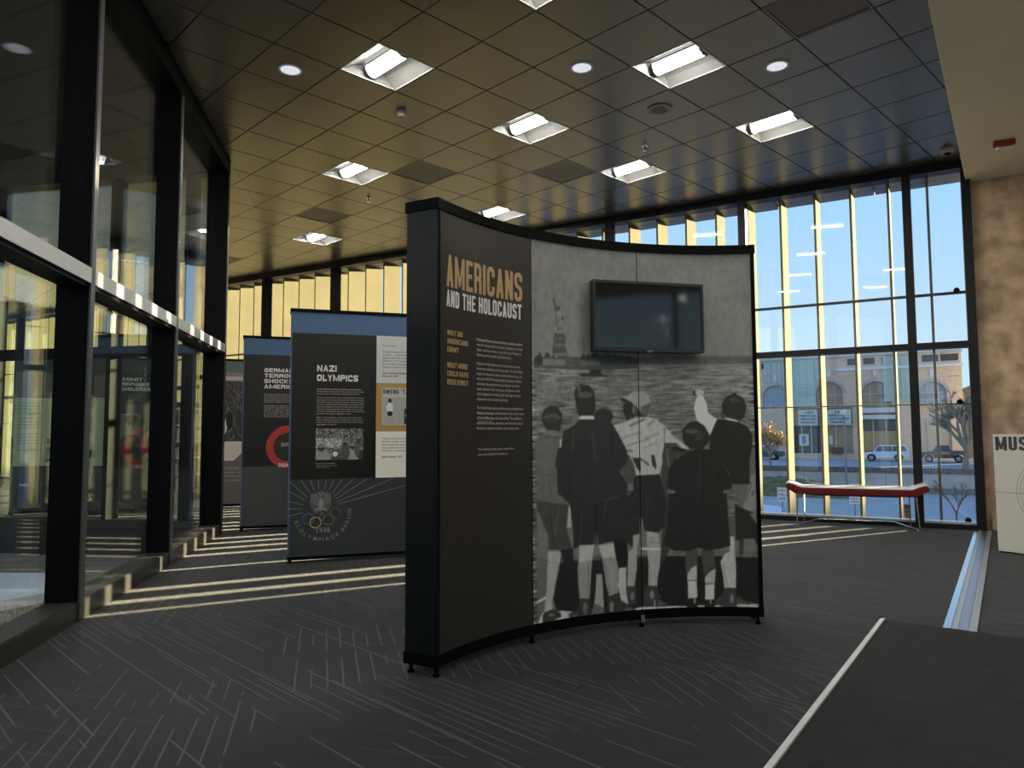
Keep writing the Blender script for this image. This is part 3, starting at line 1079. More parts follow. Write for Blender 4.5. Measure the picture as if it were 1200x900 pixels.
for s in (.02, SEC, 2 * SEC, SE - .03):
    for o_ in (.012, .16):
        x, y, _ = ARC(s, 0, o_)
        f = MB().lathe([(.016, 0), (.018, .012), (.010, .016), (.010, .045)], x, y, 10)
        on_big(f.build('foot', M_black, big))
x, y, _ = ARC(2 * SEC, 0, -.008)
on_big(MB().box(x - .008, y - .008, .03, x + .008, y + .008, .07).build('latch', M_alu, big))
TF = lambda u, v: Vector(ARC(u, v, -.0012)) - Vector(big.location)
t = TXT()
t.block('AMERICANS', .077, 1.856, .160, .588, .155, .44, .085)
t.build('title', TF, M_ink_gold, tp)
t = TXT()
t.block('AND THE HOLOCAUST', .077, 1.757, .083, .583, .165, .46, .10, .30)
t.build('subtitle', TF, M_ink_white, tp)
t = TXT()
for i, (s, w) in enumerate((('WHAT DID', .125), ('AMERICANS', .168), ('KNOW?', .092), (None, 0), ('WHAT MORE', .163), ('COULD HAVE', .170), ('BEEN DONE?', .168))):
    if s:
        t.block(s, .084, 1.616 - i * .0415 + (.006 if i > 3 else 0), .026, w, .22, .62, .14, .34)
    else:
        t.build('question_text', TF, M_ink_gold, tp)
        t = TXT()
t.build('question_text', TF, M_ink_gold, tp)
t = TXT()
body = [('Holocaust history raises important questions about', 1, .345), ('what the international community, including the United', 0, .343), ('States, could have done to stop the rise of Nazism in', 0, .335), ('Germany and its assault on Europe\'s Jews.', 0, .262), None,
        ('Despite how Nazi Germany\'s threat became the war,', 0, .330), ('democratic civilization itself was at stake. The US military', 0, .345), ('fought for almost four years to defend democracy, and', 0, .340), ('more than 400,000 Americans died. American soldiers', 0, .336), ('and civilians alike made enormous sacrifices to win. Con-', 0, .322), ('cern about the rescue of Jews and', 0, .322), ('others targeted for murder by the Nazi regime and its', 0, .330), ('collaborators never became a priority.', 0, .236), None,
        ('The United States alone could not have prevented the', 0, .345), ('Holocaust, but more could have been done to save some', 0, .352), ('of the six million Jews who were killed. This exhibition', 0, .338), ('examines the motives, pressures, and fears that shaped', 0, .345), ('Americans\' responses to Nazism, war, and genocide.', 0, .318)]
z = 1.628
for i, q in enumerate(body):
    if q is None:
        z -= .019
        t.build('paragraph', TF, M_ink_pale, tp)
        t = TXT()
        continue
    t.line(q[0], .320, z - .017, .0145, q[2], .03 if q[1] else .012)
    z -= .0262
t.build('paragraph', TF, M_ink_pale, tp)
t = TXT()
t.line('Exhibition funding', .330, 1.232, .0085, .115, .02)
t.line('made possible by', .330, 1.213, .0065, .085, .01)
t.line('lead sponsors and donors', .330, 1.192, .0065, .11, .01)
t.line('This exhibition includes graphic content that', .330, 1.046, .0125, .268, .012)
t.line('may not be suitable for all audiences.', .330, 1.020, .0125, .222, .012)
t.build('small_print', TF, M_ink_pale, tp)['kind'] = 'stuff'

# the black and white photograph, painted as flat print
RES = .0025
U0, U1, V0, V1 = SEC, SE, .10, 2.225
W_, H_ = int((U1 - U0) / RES), int((V1 - V0) / RES)
img = np.full((H_, W_), 82.0)
yy = V1 - (np.arange(H_) + .5) * RES
img[:] = np.interp(yy, [1.5, 2.0, 2.3], [88, 80, 76])[:, None]
cloud = smooth(rng.normal(0, 1, (H_, W_)), 61, 61)
img += cloud / cloud.std() * 2.0
water = np.where(yy < 1.53)[0][0]
rip = smooth(rng.normal(0, 1, (H_, W_)), 3, 31)
rip = rip / rip.std()
img[water:, :] = (np.interp(yy[water:], [.1, 1.1, 1.53], [62, 72, 88])[:, None] + rip[water:, :] * 13)
grain = smooth(rng.normal(0, 1, (H_, W_)), 2, 2) * 3
keep_rip = rip.copy()
MURAL = [(62,(1445,1583,1692,1598,2184,1595,2193,1548,1445,1542)),(50,(744,1548,836,1563,1446,1588,1456,1537,1189,1510,744,1505)),(82,(811,1550,1082,1556,1081,1523,811,1512)),(55,(972,1551,1082,1556,1077,1524,971,1519)),(70,(1082,1549,1213,1551,1213,1529,1081,1523)),(36,(812,1543,809,1530,801,1519,789,1513,776,1513,764,1517,756,1527,753,1539,756,1552,765,1562,776,1569,790,1569,801,1565,809,1555)),(36,(801,1568,800,1561,797,1555,793,1552,789,1552,785,1555,782,1560,781,1566,782,1573,785,1579,789,1582,793,1582,797,1579,800,1574)),(36,(862,1571,860,1565,855,1560,849,1557,842,1556,835,1559,831,1563,829,1569,831,1576,835,1581,842,1584,849,1584,856,1582,860,1577)),(36,(1113,1572,1111,1565,1107,1560,1101,1557,1094,1557,1088,1559,1083,1564,1082,1571,1084,1577,1088,1582,1094,1585,1101,1586,1107,1583,1112,1578)),(36,(1147,1571,1145,1562,1141,1555,1134,1551,1126,1550,1119,1554,1115,1561,1113,1569,1115,1578,1120,1585,1127,1589,1134,1590,1141,1586,1146,1579)),(36,(1179,1583,1177,1576,1173,1569,1167,1566,1160,1566,1154,1569,1150,1575,1148,1582,1150,1590,1154,1596,1160,1600,1167,1600,1173,1597,1178,1591)),(36,(1207,1584,1206,1576,1201,1568,1194,1564,1187,1564,1180,1568,1175,1574,1174,1583,1175,1592,1180,1599,1187,1603,1195,1604,1201,1600,1206,1593)),(36,(1255,1569,1252,1557,1245,1547,1234,1541,1222,1541,1212,1546,1205,1555,1203,1567,1205,1580,1213,1590,1223,1596,1235,1596,1245,1591,1252,1581)),(36,(1297,1571,1294,1556,1285,1545,1273,1538,1260,1538,1247,1544,1239,1555,1236,1569,1240,1583,1248,1594,1261,1601,1274,1602,1286,1596,1294,1585)),(36,(1343,1565,1339,1550,1330,1537,1316,1530,1300,1530,1286,1536,1277,1548,1274,1563,1277,1578,1287,1591,1301,1598,1317,1599,1331,1592,1340,1580)),(36,(1387,1566,1384,1554,1376,1545,1364,1539,1350,1539,1338,1544,1330,1553,1327,1565,1331,1577,1339,1586,1351,1592,1365,1592,1377,1587,1385,1578)),(36,(1437,1561,1433,1548,1423,1537,1409,1531,1394,1530,1380,1536,1371,1546,1368,1559,1371,1572,1381,1583,1395,1589,1410,1589,1424,1584,1433,1574)),(36,(1461,1553,1458,1544,1451,1537,1441,1533,1430,1532,1420,1536,1413,1543,1410,1552,1413,1561,1420,1568,1430,1572,1442,1573,1452,1569,1459,1562)),(45,(1099,1690,1104,1690,1103,1583,1097,1583)),(52,(897,1698,967,1703,970,1686,979,1683,977,1668,971,1663,976,1623,992,1578,996,1567,876,1560,885,1618,891,1657,885,1677,895,1684)),(70,(889,1664,889,1670,975,1676,975,1669)),(74,(894,1624,894,1639,974,1644,974,1629)),(76,(880,1572,880,1585,992,1591,992,1578)),(95,(896,1561,908,1580,922,1563)),(45,(888,1899,900,1901,903,1878,891,1876)),(52,(890,1879,904,1882,916,1824,902,1821)),(45,(938,1846,936,1839,933,1834,928,1831,923,1830,918,1833,915,1838,913,1844,915,1850,918,1855,923,1859,928,1859,933,1857,936,1852)),(92,(907,1806,923,1829,947,1822,961,1799,957,1777,952,1752,954,1714,918,1708,910,1747)),(50,(907,1806,916,1810,920,1744,912,1744)),(45,(947,1799,963,1799,958,1777,947,1779)),(45,(923,1745,932,1745,929,1712,919,1712)),(50,(942,1749,950,1750,951,1714,943,1713)),(60,(930,1805,936,1805,931,1765,925,1765)),(55,(744,1505,1461,1542,1461,1517,1131,1498,744,1496)),(33,(1069,1479,1135,1477,1143,1502,1216,1504,1220,1477,1258,1473,1258,1463,1084,1458)),(78,(761,701,2199,658,2196,382,771,446)),(70,(1654,433,2188,430,2187,388,1653,391)),(70,(759,447,913,408,893,121,768,80)),(20,(884,411,1174,405,1507,405,2187,392,2188,98,1501,89,1169,106,910,119,870,226)),(145,(756,221,831,244,831,227,756,209)),(135,(766,63,764,106,798,158,945,146,1139,102,1239,88,1465,118,1570,112,1569,71,1464,74,1219,77,913,76)),(135,(1447,113,1731,111,1933,113,2180,120,2179,72,1446,73)),(60,(1572,151,1629,122,1562,116)),(50,(2049,133,2059,169,2093,143,2171,122,2058,116)),(33,(949,1220,941,1190,920,1166,890,1153,857,1153,827,1166,807,1190,800,1219,807,1249,828,1272,859,1286,892,1287,922,1274,942,1250)),(33,(938,1173,932,1152,917,1136,894,1127,870,1127,848,1136,832,1153,827,1173,833,1193,848,1209,871,1219,895,1219,917,1210,932,1193)),(55,(931,1220,925,1211,909,1203,885,1198,859,1198,836,1202,819,1210,814,1219,819,1229,836,1237,860,1241,886,1242,909,1238,925,1230)),(40,(925,1206,920,1198,905,1192,884,1189,860,1189,839,1192,824,1198,819,1205,824,1212,839,1218,861,1222,884,1222,906,1219,920,1213)),(80,(824,1139,840,1152,909,1147,924,1122,924,1104,818,1114)),(70,(753,1089,786,1120,823,1130,871,1118,924,1117,940,1096,945,1044,907,994,909,909,910,790,988,752,991,733,752,747,773,880,761,964,746,1006)),(55,(784,898,784,903,906,899,906,893)),(60,(843,877,852,877,872,776,864,775)),(62,(806,879,815,878,803,778,794,779)),(50,(818,1109,818,1115,924,1112,924,1105)),(140,(929,1096,939,1104,936,1053,927,1053)),(45,(756,766,988,727,985,689,971,588,1006,488,1004,483,844,488,839,573,798,651,763,716)),(36,(852,688,861,689,890,494,882,494)),(60,(915,703,925,700,887,577,877,579)),(120,(985,723,998,723,1002,603,971,601)),(22,(926,482,1011,484,1019,272,998,240,958,387)),(118,(842,483,926,472,922,416,911,367,878,254,867,206,870,163,809,150,815,197,826,261,830,359)),(100,(838,417,838,422,922,414,922,409)),(95,(907,409,916,407,866,189,858,191)),(35,(798,142,814,156,867,165,924,137,929,115,808,85,798,97)),(75,(887,129,885,126,878,124,867,124,855,126,845,129,838,133,835,136,838,140,845,141,856,142,867,140,878,137,885,133)),(112,(1167,326,1207,323,1213,219,1215,133,1149,140,1166,258)),(68,(1134,124,1160,164,1220,128,1214,99,1139,107)),(16,(1285,508,1374,517,1382,381,1322,349,1299,420)),(130,(1317,350,1367,351,1364,207,1378,137,1329,166,1313,246)),(33,(1296,1231,1289,1211,1271,1195,1245,1186,1216,1186,1190,1195,1172,1211,1166,1231,1173,1251,1191,1267,1217,1276,1246,1276,1272,1267,1290,1251)),(112,(1416,535,1455,537,1440,448,1435,343,1419,238,1372,243,1376,346,1383,442,1413,458)),(42,(1370,242,1428,238,1428,133,1383,136,1367,190)),(85,(1415,182,1413,172,1410,163,1405,159,1400,159,1395,164,1392,173,1391,184,1393,194,1396,202,1401,207,1406,206,1411,201,1414,193)),(115,(1498,551,1575,543,1577,496,1586,451,1581,354,1565,283,1560,231,1502,238,1507,357,1499,436)),(95,(1511,485,1512,493,1574,487,1574,478)),(150,(1462,448,1463,460,1585,450,1584,439)),(42,(1478,235,1560,231,1568,186,1587,177,1557,112,1471,117,1475,191)),(90,(1541,183,1539,172,1534,163,1528,158,1521,159,1515,164,1511,174,1510,185,1512,196,1516,205,1522,210,1529,210,1535,204,1539,195)),(120,(1538,153,1546,152,1545,113,1537,113)),(45,(1609,1067,1695,1067,1779,1030,1793,1021,1703,985,1669,931,1644,895,1637,787,1663,659,1620,660,1595,824,1607,968)),(70,(1632,1039,1643,1040,1655,932,1644,931)),(40,(1623,762,1665,762,1638,601,1607,463,1644,440,1595,353,1588,451,1599,557)),(28,(1377,768,1462,766,1458,540,1414,533,1413,458,1364,504)),(128,(1296,1178,1376,1198,1456,1225,1514,1227,1582,1214,1576,882,1445,881,1422,967,1388,1012,1374,1048,1330,1129)),(128,(1408,1213,1506,1226,1564,1217,1626,1176,1687,1108,1779,1043,1779,1033,1742,1035,1695,1071,1624,1072,1608,1004,1607,950,1587,887,1441,880)),(80,(1403,1166,1397,1177,1497,1222,1502,1211)),(105,(1357,1096,1352,1108,1472,1143,1476,1131)),(105,(1386,1050,1381,1063,1529,1107,1534,1094)),(100,(1517,1168,1509,1178,1558,1214,1567,1204)),(70,(1372,1026,1374,1037,1424,1029,1421,1019)),(30,(1417,987,1466,984,1465,903,1445,926)),(55,(1459,978,1467,987,1524,944,1517,936)),(30,(1541,1006,1558,997,1567,938,1562,915,1540,947)),(35,(1536,996,1555,995,1569,950,1566,912,1540,942)),(65,(1459,979,1466,987,1519,951,1512,942)),(105,(1496,1089,1491,1101,1589,1137,1594,1125)),(85,(1621,1167,1630,1167,1628,1076,1620,1076)),(110,(1485,1036,1481,1046,1579,1082,1583,1071)),(50,(1619,1058,1619,1073,1705,1072,1705,1058)),(22,(1669,1032,1673,1051,1758,1035,1754,1016)),(40,(1436,1236,1456,1227,1509,1227,1525,1273,1535,1318,1477,1300,1437,1290)),(30,(1363,1308,1427,1304,1441,1263,1436,1227,1386,1205,1373,1234,1359,1261)),(75,(1447,1270,1445,1260,1441,1251,1436,1247,1430,1247,1425,1251,1422,1259,1421,1270,1422,1280,1426,1288,1431,1293,1437,1293,1442,1288,1445,1280)),(112,(1347,1339,1359,1346,1389,1349,1429,1376,1488,1383,1531,1355,1541,1314,1525,1264,1500,1232,1471,1254,1452,1291,1427,1299,1388,1310,1348,1324)),(66,(1471,1286,1541,1314,1525,1264,1500,1232,1471,1250)),(30,(1346,1339,1364,1341,1428,1310,1427,1298,1388,1308,1350,1322)),(27,(1422,881,1587,887,1618,778,1635,660,1418,666)),(27,(1400,785,1618,762,1614,584,1575,543,1484,556,1471,632,1446,624,1398,679)),(36,(1502,747,1512,747,1499,569,1489,570)),(52,(1342,924,1392,990,1431,940,1435,877,1409,838,1370,839)),(29,(1052,1401,1080,1417,1137,1407,1169,1372,1178,1315,1176,1262,1160,1228,1067,1227,1047,1260,1034,1339,1032,1374)),(58,(1158,1354,1153,1346,1139,1339,1118,1335,1095,1334,1074,1338,1060,1344,1055,1352,1060,1361,1075,1368,1096,1372,1119,1373,1139,1369,1153,1363)),(70,(1055,1383,1064,1411,1074,1406,1069,1361)),(62,(1054,1269,1053,1263,1052,1258,1049,1256,1046,1255,1044,1258,1042,1263,1042,1269,1042,1275,1044,1280,1047,1283,1049,1283,1052,1280,1053,1275)),(150,(1062,1217,1077,1233,1160,1233,1168,1212,1077,1210)),(30,(1067,1212,1167,1213,1205,1202,1281,1196,1325,1129,1374,1048,1392,985,1372,941,1332,915,1385,825,1379,772,1289,757,1107,734,993,733,910,798,906,926,893,960,913,1045,940,1053,951,1139,1041,1186)),(38,(1144,1146,1163,1148,1181,972,1162,970)),(22,(1291,1147,1299,1146,1282,1022,1274,1023)),(38,(1022,1148,1037,1146,1015,1025,1000,1027)),(22,(996,1095,1003,1095,997,752,990,752)),(24,(1345,917,1339,912,1270,985,1276,989)),(28,(991,744,1107,735,1289,753,1384,777,1379,517,1285,507,1185,492,1166,619,1156,494,1016,482,1013,611)),(38,(1224,641,1210,644,1242,748,1256,744)),(18,(1163,723,1173,723,1172,493,1162,494)),(36,(1068,676,1083,675,1070,496,1056,498)),(103,(1055,497,1156,494,1143,414,1137,363,1125,227,1120,194,1054,201,1047,269,1043,371,1051,421)),(128,(1055,496,1156,492,1143,409,1053,404)),(103,(1185,488,1287,495,1299,420,1314,350,1312,209,1250,194,1232,269,1213,391)),(128,(1185,487,1287,494,1298,412,1216,413)),(88,(1112,390,1123,389,1115,203,1105,204)),(88,(1219,399,1229,400,1261,207,1251,207)),(38,(1054,201,1125,193,1130,69,1067,71,986,95,976,122,1048,146)),(72,(1107,140,1105,125,1101,114,1094,108,1087,109,1080,116,1076,129,1074,143,1076,158,1081,169,1088,175,1095,174,1101,167,1106,155)),(60,(1041,109,1039,105,1032,103,1022,102,1011,103,1001,106,995,111,992,115,995,119,1002,122,1011,123,1022,121,1032,118,1039,114)),(38,(1245,195,1315,204,1339,153,1416,112,1433,94,1416,77,1357,73,1244,75,1240,131)),(88,(1281,131,1280,118,1276,108,1270,102,1264,103,1258,109,1255,120,1254,134,1255,147,1259,158,1265,163,1271,163,1276,156,1280,145)),(62,(1406,104,1403,100,1395,97,1384,96,1371,97,1359,100,1351,104,1348,109,1351,113,1359,116,1371,117,1384,116,1396,113,1404,109)),(125,(1882,1375,1879,1367,1871,1360,1860,1356,1847,1356,1836,1360,1829,1367,1826,1376,1829,1384,1837,1391,1848,1395,1861,1395,1872,1391,1879,1384)),(30,(1829,1370,1828,1362,1825,1356,1822,1352,1818,1352,1815,1356,1813,1362,1812,1370,1813,1378,1815,1384,1819,1388,1823,1388,1826,1384,1828,1378)),(150,(1838,1350,1875,1359,1897,1304,1905,1253,1959,1212,1915,1111,1884,1166,1834,1208,1817,1276,1823,1313)),(45,(1986,1257,1997,1266,2009,1216,1986,1221)),(29,(1990,1303,2017,1349,2072,1372,2124,1339,2141,1293,2130,1229,2103,1203,2031,1209,1996,1257)),(45,(2102,1325,2098,1318,2090,1313,2077,1309,2063,1310,2050,1313,2042,1319,2039,1326,2042,1333,2051,1339,2064,1342,2078,1342,2090,1338,2099,1333)),(150,(2003,1214,2032,1220,2087,1204,2083,1194,2031,1200)),(70,(2033,831,2142,825,2129,757,2100,676,2056,757)),(74,(2163,1037,2186,1045,2185,879,2149,873,2150,947)),(95,(2149,874,2185,885,2185,703,2169,666,2105,674,2137,784)),(55,(2167,786,2177,782,2139,692,2129,696)),(60,(2157,839,2163,837,2129,720,2123,722)),(45,(2142,690,2144,698,2179,690,2177,681)),(24,(1959,1212,2004,1213,2085,1196,2147,1165,2173,1110,2170,1046,2150,965,2151,822,2049,824,2024,892,1976,965,1909,1029,1911,1111)),(25,(2055,705,2107,678,2186,647,2189,455,2164,504,2085,497,2054,489)),(80,(2142,649,2186,655,2191,580,2171,605)),(95,(2099,691,2162,759,2193,777,2191,674,2147,662)),(40,(2076,498,2103,498,2100,409,2075,400)),(58,(2013,652,2054,660,2052,516,2021,516)),(95,(2010,637,2011,646,2045,642,2043,633)),(130,(2023,516,2046,516,2048,418,2054,328,2049,213,1980,211,1973,293,1959,364,1985,410,2017,426)),(100,(1971,354,1978,356,2002,222,1995,221)),(43,(1980,208,2049,209,2053,93,2004,93,1924,115,1924,142,1970,177)),(92,(2034,151,2032,138,2029,129,2025,123,2020,123,2016,128,2013,138,2012,151,2014,163,2017,173,2021,178,2026,178,2030,173,2033,163)),(52,(1748,433,1822,445,1815,329,1813,258,1751,260,1741,366)),(128,(1751,258,1756,299,1783,334,1813,347,1813,256)),(142,(1755,255,1811,254,1812,155,1756,151)),(60,(1751,255,1751,260,1813,259,1813,254)),(50,(1840,434,1918,434,1931,337,1922,239,1863,240,1851,329)),(122,(1863,238,1864,275,1892,306,1930,324,1922,238)),(142,(1863,233,1920,235,1916,145,1861,146)),(45,(1859,234,1859,240,1923,239,1923,234)),(21,(1755,153,1814,159,1812,90,1768,89,1730,117)),(21,(1861,144,1923,146,1919,89,1887,84,1854,104)),(120,(1791,157,1799,157,1799,124,1790,124)),(120,(1890,144,1898,144,1897,119,1889,119)),(24,(1779,1021,1845,1039,1909,1029,1976,965,2045,847,2039,797,1985,784,2013,653,1644,657,1689,786,1633,805,1644,895,1684,967)),(24,(1646,771,2007,768,2016,579,2024,462,1963,442,1877,430,1822,449,1766,428,1673,434,1605,464,1634,601)),(31,(1836,1002,1851,1002,1839,676,1824,677)),(19,(1970,912,1979,910,1954,819,1945,821)),(18,(1834,723,1841,723,1833,450,1826,450)),(28,(1737,1112,1744,1158,1783,1194,1830,1200,1880,1175,1907,1129,1908,1084,1872,1038,1789,1034,1752,1066)),(56,(1847,1141,1842,1135,1829,1131,1810,1128,1790,1128,1771,1131,1758,1136,1753,1141,1758,1147,1771,1151,1790,1153,1811,1153,1830,1151,1842,1146)),(42,(1874,1111,1871,1099,1863,1090,1852,1085,1839,1085,1828,1090,1821,1100,1818,1112,1821,1123,1829,1133,1841,1138,1853,1138,1864,1133,1871,1123))]
for val, q in MURAL:
    pts = [(q[i] / 1000, q[i + 1] / 1000) for i in range(0, len(q), 2)]
    fill(img, pts, val, U0, V1, RES)
img = smooth(img, 3, 3) + grain
blot = smooth(rng.normal(0, 1, (H_, W_)), 15, 9)
img *= 1 + .025 * blot / blot.std()
img = lin(np.clip(img * 1.0, 8, 235)) * 2.9
img = np.clip(img, .008, .80)
img = img[:(H_ // 2) * 2, :(W_ // 2) * 2].reshape(H_ // 2, 2, W_ // 2, 2).mean((1, 3))
tint = np.array([1.0, .985, .955])
img = img[:, :, None] * tint
half = img.shape[1] // 2
PF = lambda u, v: Vector(ARC(u, v, .0)) - Vector(big.location)
for (a, b, im) in ((SEC + .003, 2 * SEC - .0028, img[:, :half + 1]), (2 * SEC + .0028, SE - .020, img[:, half:])):
    on_big(band(a, b, .002, .012, .10, 2.225, 12).build('photo_backing', M_black, big))
    print_grid('photo_print', PF, a, b, V0, V1, im, M_print, big)
tag(big, 'big curved exhibit panel titled AMERICANS, with a photo of children at a harbour', 'exhibit panel')

# television on the photograph
tv_c = Vector((3.560, 2.4558, 1.815))
tvn = Vector((-.509, -.861, 0)).normalized()
r = empty('television', tv_c - tvn * 0.0)
r.rotation_euler = (0, 0, math.atan2(tvn.y, tvn.x) + PI / 2)   # local -Y faces the room
hw, hh = .352, .2075
MB().box(-hw, -.004, -hh, hw, .044, hh).build('housing', mat('black_plastic', (.012, .012, .013), .35), r, bevel=.004)
m = MB()
bz = .016
for x0, z0, x1, z1 in ((-hw, hh - bz, hw, hh), (-hw, -hh, hw, -hh + bz + .006), (-hw, -hh + bz + .006, -hw + bz, hh - bz), (hw - bz, -hh + bz + .006, hw, hh - bz)):
    m.box(x0, -.012, z0, x1, -.004, z1)
m.build('bezel', mat('black_plastic', (.012, .012, .013), .35), r)
MB().box(-hw + bz, -.007, -hh + bz + .006, hw - bz, -.0042, hh - bz).build('screen', mat('black_screen_glass', (.010, .0105, .011), .06, spec=.55), r)
MB().box(-.018, -.0132, -hh - .004, .018, -.002, -hh + .010).build('badge', mat('grey_badge', (.14, .14, .14), .4), r)
MB().box(-.11, .044, -.10, .11, .083, .10).build('wall_bracket', M_black, r)
tag(r, 'black flat television, switched off, hanging on the harbour photo', 'television')

# ---- flat exhibit panels behind
M_blue = mat('blue_fabric', (.055, .115, .235), .6, noise=.06, nscale=40)
M_panelblack = mat('black_print', (.0045, .0042, .004), .4)
M_slate = mat('slate_print', (.032, .036, .043), .5)
M_quote = mat('pale_grey_print', (.55, .56, .55), .55)
M_ochre = mat('ochre_print', (.42, .25, .06), .55)
M_cream = mat('cream_print', (.86, .83, .72), .55)
M_redprint = mat('red_print', (.42, .035, .03), .5)
def flat_panel(origin, ang, width, parts, top=2.262, thick=.16, name='exhibit_panel', blue=None, rail=.03):
    """a straight free-standing display; local x along its face, -y towards the viewer, z up"""
    blue = blue or M_blue
    r = empty(name, (origin[0], origin[1], 0), ang)
    MB().box(0, 0, .06, width, thick, top).build('body', blue, r)
    MB().box(-.008, -.008, top, width + .008, thick + .008, top + rail).build('top_rail', M_black, r)
    MB().box(-.006, -.006, .03, width + .006, thick + .006, .06).build('base_rail', M_black, r)
    for x in (.02, width / 2, width - .02):
        for y in (.02, thick - .02):
            MB().lathe([(.016, 0), (.016, .03)], x, y, 8).build('foot', M_black, r)
    for nm, x0, x1, z0, z1, m_ in parts:
        MB().box(x0, -.004, z0, x1, 0, z1).build(nm, m_, r)
    return r
def FP(off):
    return lambda u, v: (u, -off, v)
a2 = math.radians(-26.0)
p2 = flat_panel((3.126, 5.98), a2, 2.16, [('text_sheet', .012, .757, .735, 2.045, M_panelblack), ('quote_sheet', .760, 1.40, 1.605, 2.045, M_quote), ('ochre_sheet', .760, 1.40, 1.160, 1.603, M_ochre), ('quote_sheet', .760, 1.40, .735, 1.158, M_cream), ('base_sheet', .012, 2.15, .068, .732, M_slate)], top=2.235)
sheets = {c.name.split('.')[0] + str(i): c for i, c in enumerate(p2.children)}
def child(root, nm, k=0):
    return [c for c in root.children if c.name.split('.')[0] == nm][k]
ts = child(p2, 'text_sheet')
t = TXT()
t.block('NAZI', .228, 1.700, .058, .172, .26, .95, .15)
t.block('OLYMPICS', .228, 1.614, .058, .365, .26, .95, .15)
t.build('title', FP(.0052), M_ink_white, ts)
t = TXT()
z = 1.535
BODY2 = (('As the 1936 Olympic Games in Berlin neared, Americans', .395, .03), ('debated whether a boycott would be an effective way to protest', .42, .012), ('the Nazi regime\'s discrimination against Jews and others.', .382, .012), None,
                ('The New York Amsterdam News, an African American newspaper,', .425, .012), ('encouraged track star Jesse Owens and other athletes to boycott.', .425, .012), ('Some African American athletes, however, wanted the chance', .42, .012), ('to make a statement against discrimination in Germany while', .42, .012), ('they faced segregation in the United States. Many athletes who', .415, .012), ('wanted to compete hoped that their Olympic victories would', .41, .012), ('disprove the Nazi regime\'s claims about "Aryan" racial superiority', .425, .012), ('and strike a blow against segregation at home.', .31, .012), None,
                ('Eighteen African American athletes represented the United', .40, .012), ('States, dominating the track and field events. They returned', .415, .012), ('as stars, however, still living as second-class citizens under', .415, .012), ('segregation at home.', .18, .012))
for q in BODY2:
    if q is None:
        z -= .014
        continue
    t.line(q[0], .228, z, .0115, q[1], q[2])
    z -= .0207
t.build('body_text', FP(.0052), M_ink_pale, ts)['kind'] = 'stuff'
t = TXT()
t.line('Spectators in the stadium', .228, .868, .009, .17, .02)
t.line('watch the opening ceremony of the Games', .228, .850, .007, .19, .012)
t.line('in Berlin, August 1936.', .228, .835, .007, .12, .012)
t.build('caption', FP(.0052), M_ink_pale, ts)['kind'] = 'stuff'

def crowd(w, h, kind):
    """small black and white scene for a printed photograph"""
    im = smooth(rng.normal(0, 1, (h, w)), 2, 2)
    im = 70 + im / im.std() * 26
    def ell(cx, cy, rx, ry, v):
        y, x = np.mgrid[0:h, 0:w]
        im[((x / w - cx) / rx) ** 2 + ((y / h - cy) / ry) ** 2 < 1] = v
    if kind == 'stadium':
        y, x = np.mgrid[0:h, 0:w]
        im[(y / h > .32) & (y / h < .60) & (x / w < .55)] += 40
        for cx, cy, s, v in ((.12, .82, .17, 105), (.78, .78, .14, 110), (.60, .66, .10, 55), (.90, .55, .10, 60), (.42, .90, .09, 50), (.97, .9, .09, 40)):
            ell(cx, cy + .10, s, .30, v)
            ell(cx - .01, cy - .22, s * .48, .12, 40)
            ell(cx - .01, cy - .27, s * .52, .05, 90)
        ell(.40, .80, .05, .08, 200)
    if kind == 'street':
        y, x = np.mgrid[0:h, 0:w]
        im[:] = 60 + smooth(rng.normal(0, 1, (h, w)), 9, 2) * 90
        im[(y / h < .10)] = 120
        im[(y / h > .05) & (y / h < .09)] = 170
        im[(y / h > .78)] = 190
        im[(y / h > .80) & (np.abs(x / w - (1.2 - y / h)) < .05)] = 100
        for i in range(26):
            ell(rng.uniform(0, 1), rng.uniform(.5, .72), .035, .09, rng.choice([25, 35, 200, 50]))
    if kind == 'face':
        im[:] = 120 + im * .1
        ell(.5, .45, .28, .36, 150)
        ell(.5, .20, .30, .20, 40)
        ell(.5, 1.0, .5, .25, 50)
        ell(.4, .42, .05, .03, 40)
        ell(.6, .42, .05, .03, 40)
    if kind == 'news':
        im[:] = 185
        y, x = np.mgrid[0:h, 0:w]
        ln = (y % 3 == 0) & (y / h > .22)
        im[ln] = 110
        im[(x / w * 4 % 1 < .06)] = 185
        im[(y / h > .25) & (y / h < .70) & (x / w > .04) & (x / w < .26)] = 165
        ell(.15, .34, .035, .06, 30)
        ell(.15, .53, .06, .14, 215)
        ell(.15, .68, .05, .07, 20)
        im[(y / h > .55) & (y / h < .97) & (x / w > .42) & (x / w < .60)] = 60
        ell(.50, .72, .05, .1, 200)
        ell(.50, .86, .07, .1, 40)
    return np.clip(im, 5, 235)
def photo(name, x0, x1, z0, z1, kind, root, tint=(1, .99, .96), gain=2.2, off=.0056):
    w, h = int((x1 - x0) / .005), int((z1 - z0) / .005)
    im = np.clip(lin(crowd(w, h, kind)) * gain, .008, .8)[:, :, None] * np.array(tint)
    return print_grid(name, FP(off), x0, x1, z0, z1, im, M_print, root)
photo('photo_print', .226, .645, .905, 1.185, 'stadium', ts)
q1, q2 = child(p2, 'quote_sheet', 0), child(p2, 'quote_sheet', 1)
oc = child(p2, 'ochre_sheet')
t = TXT()
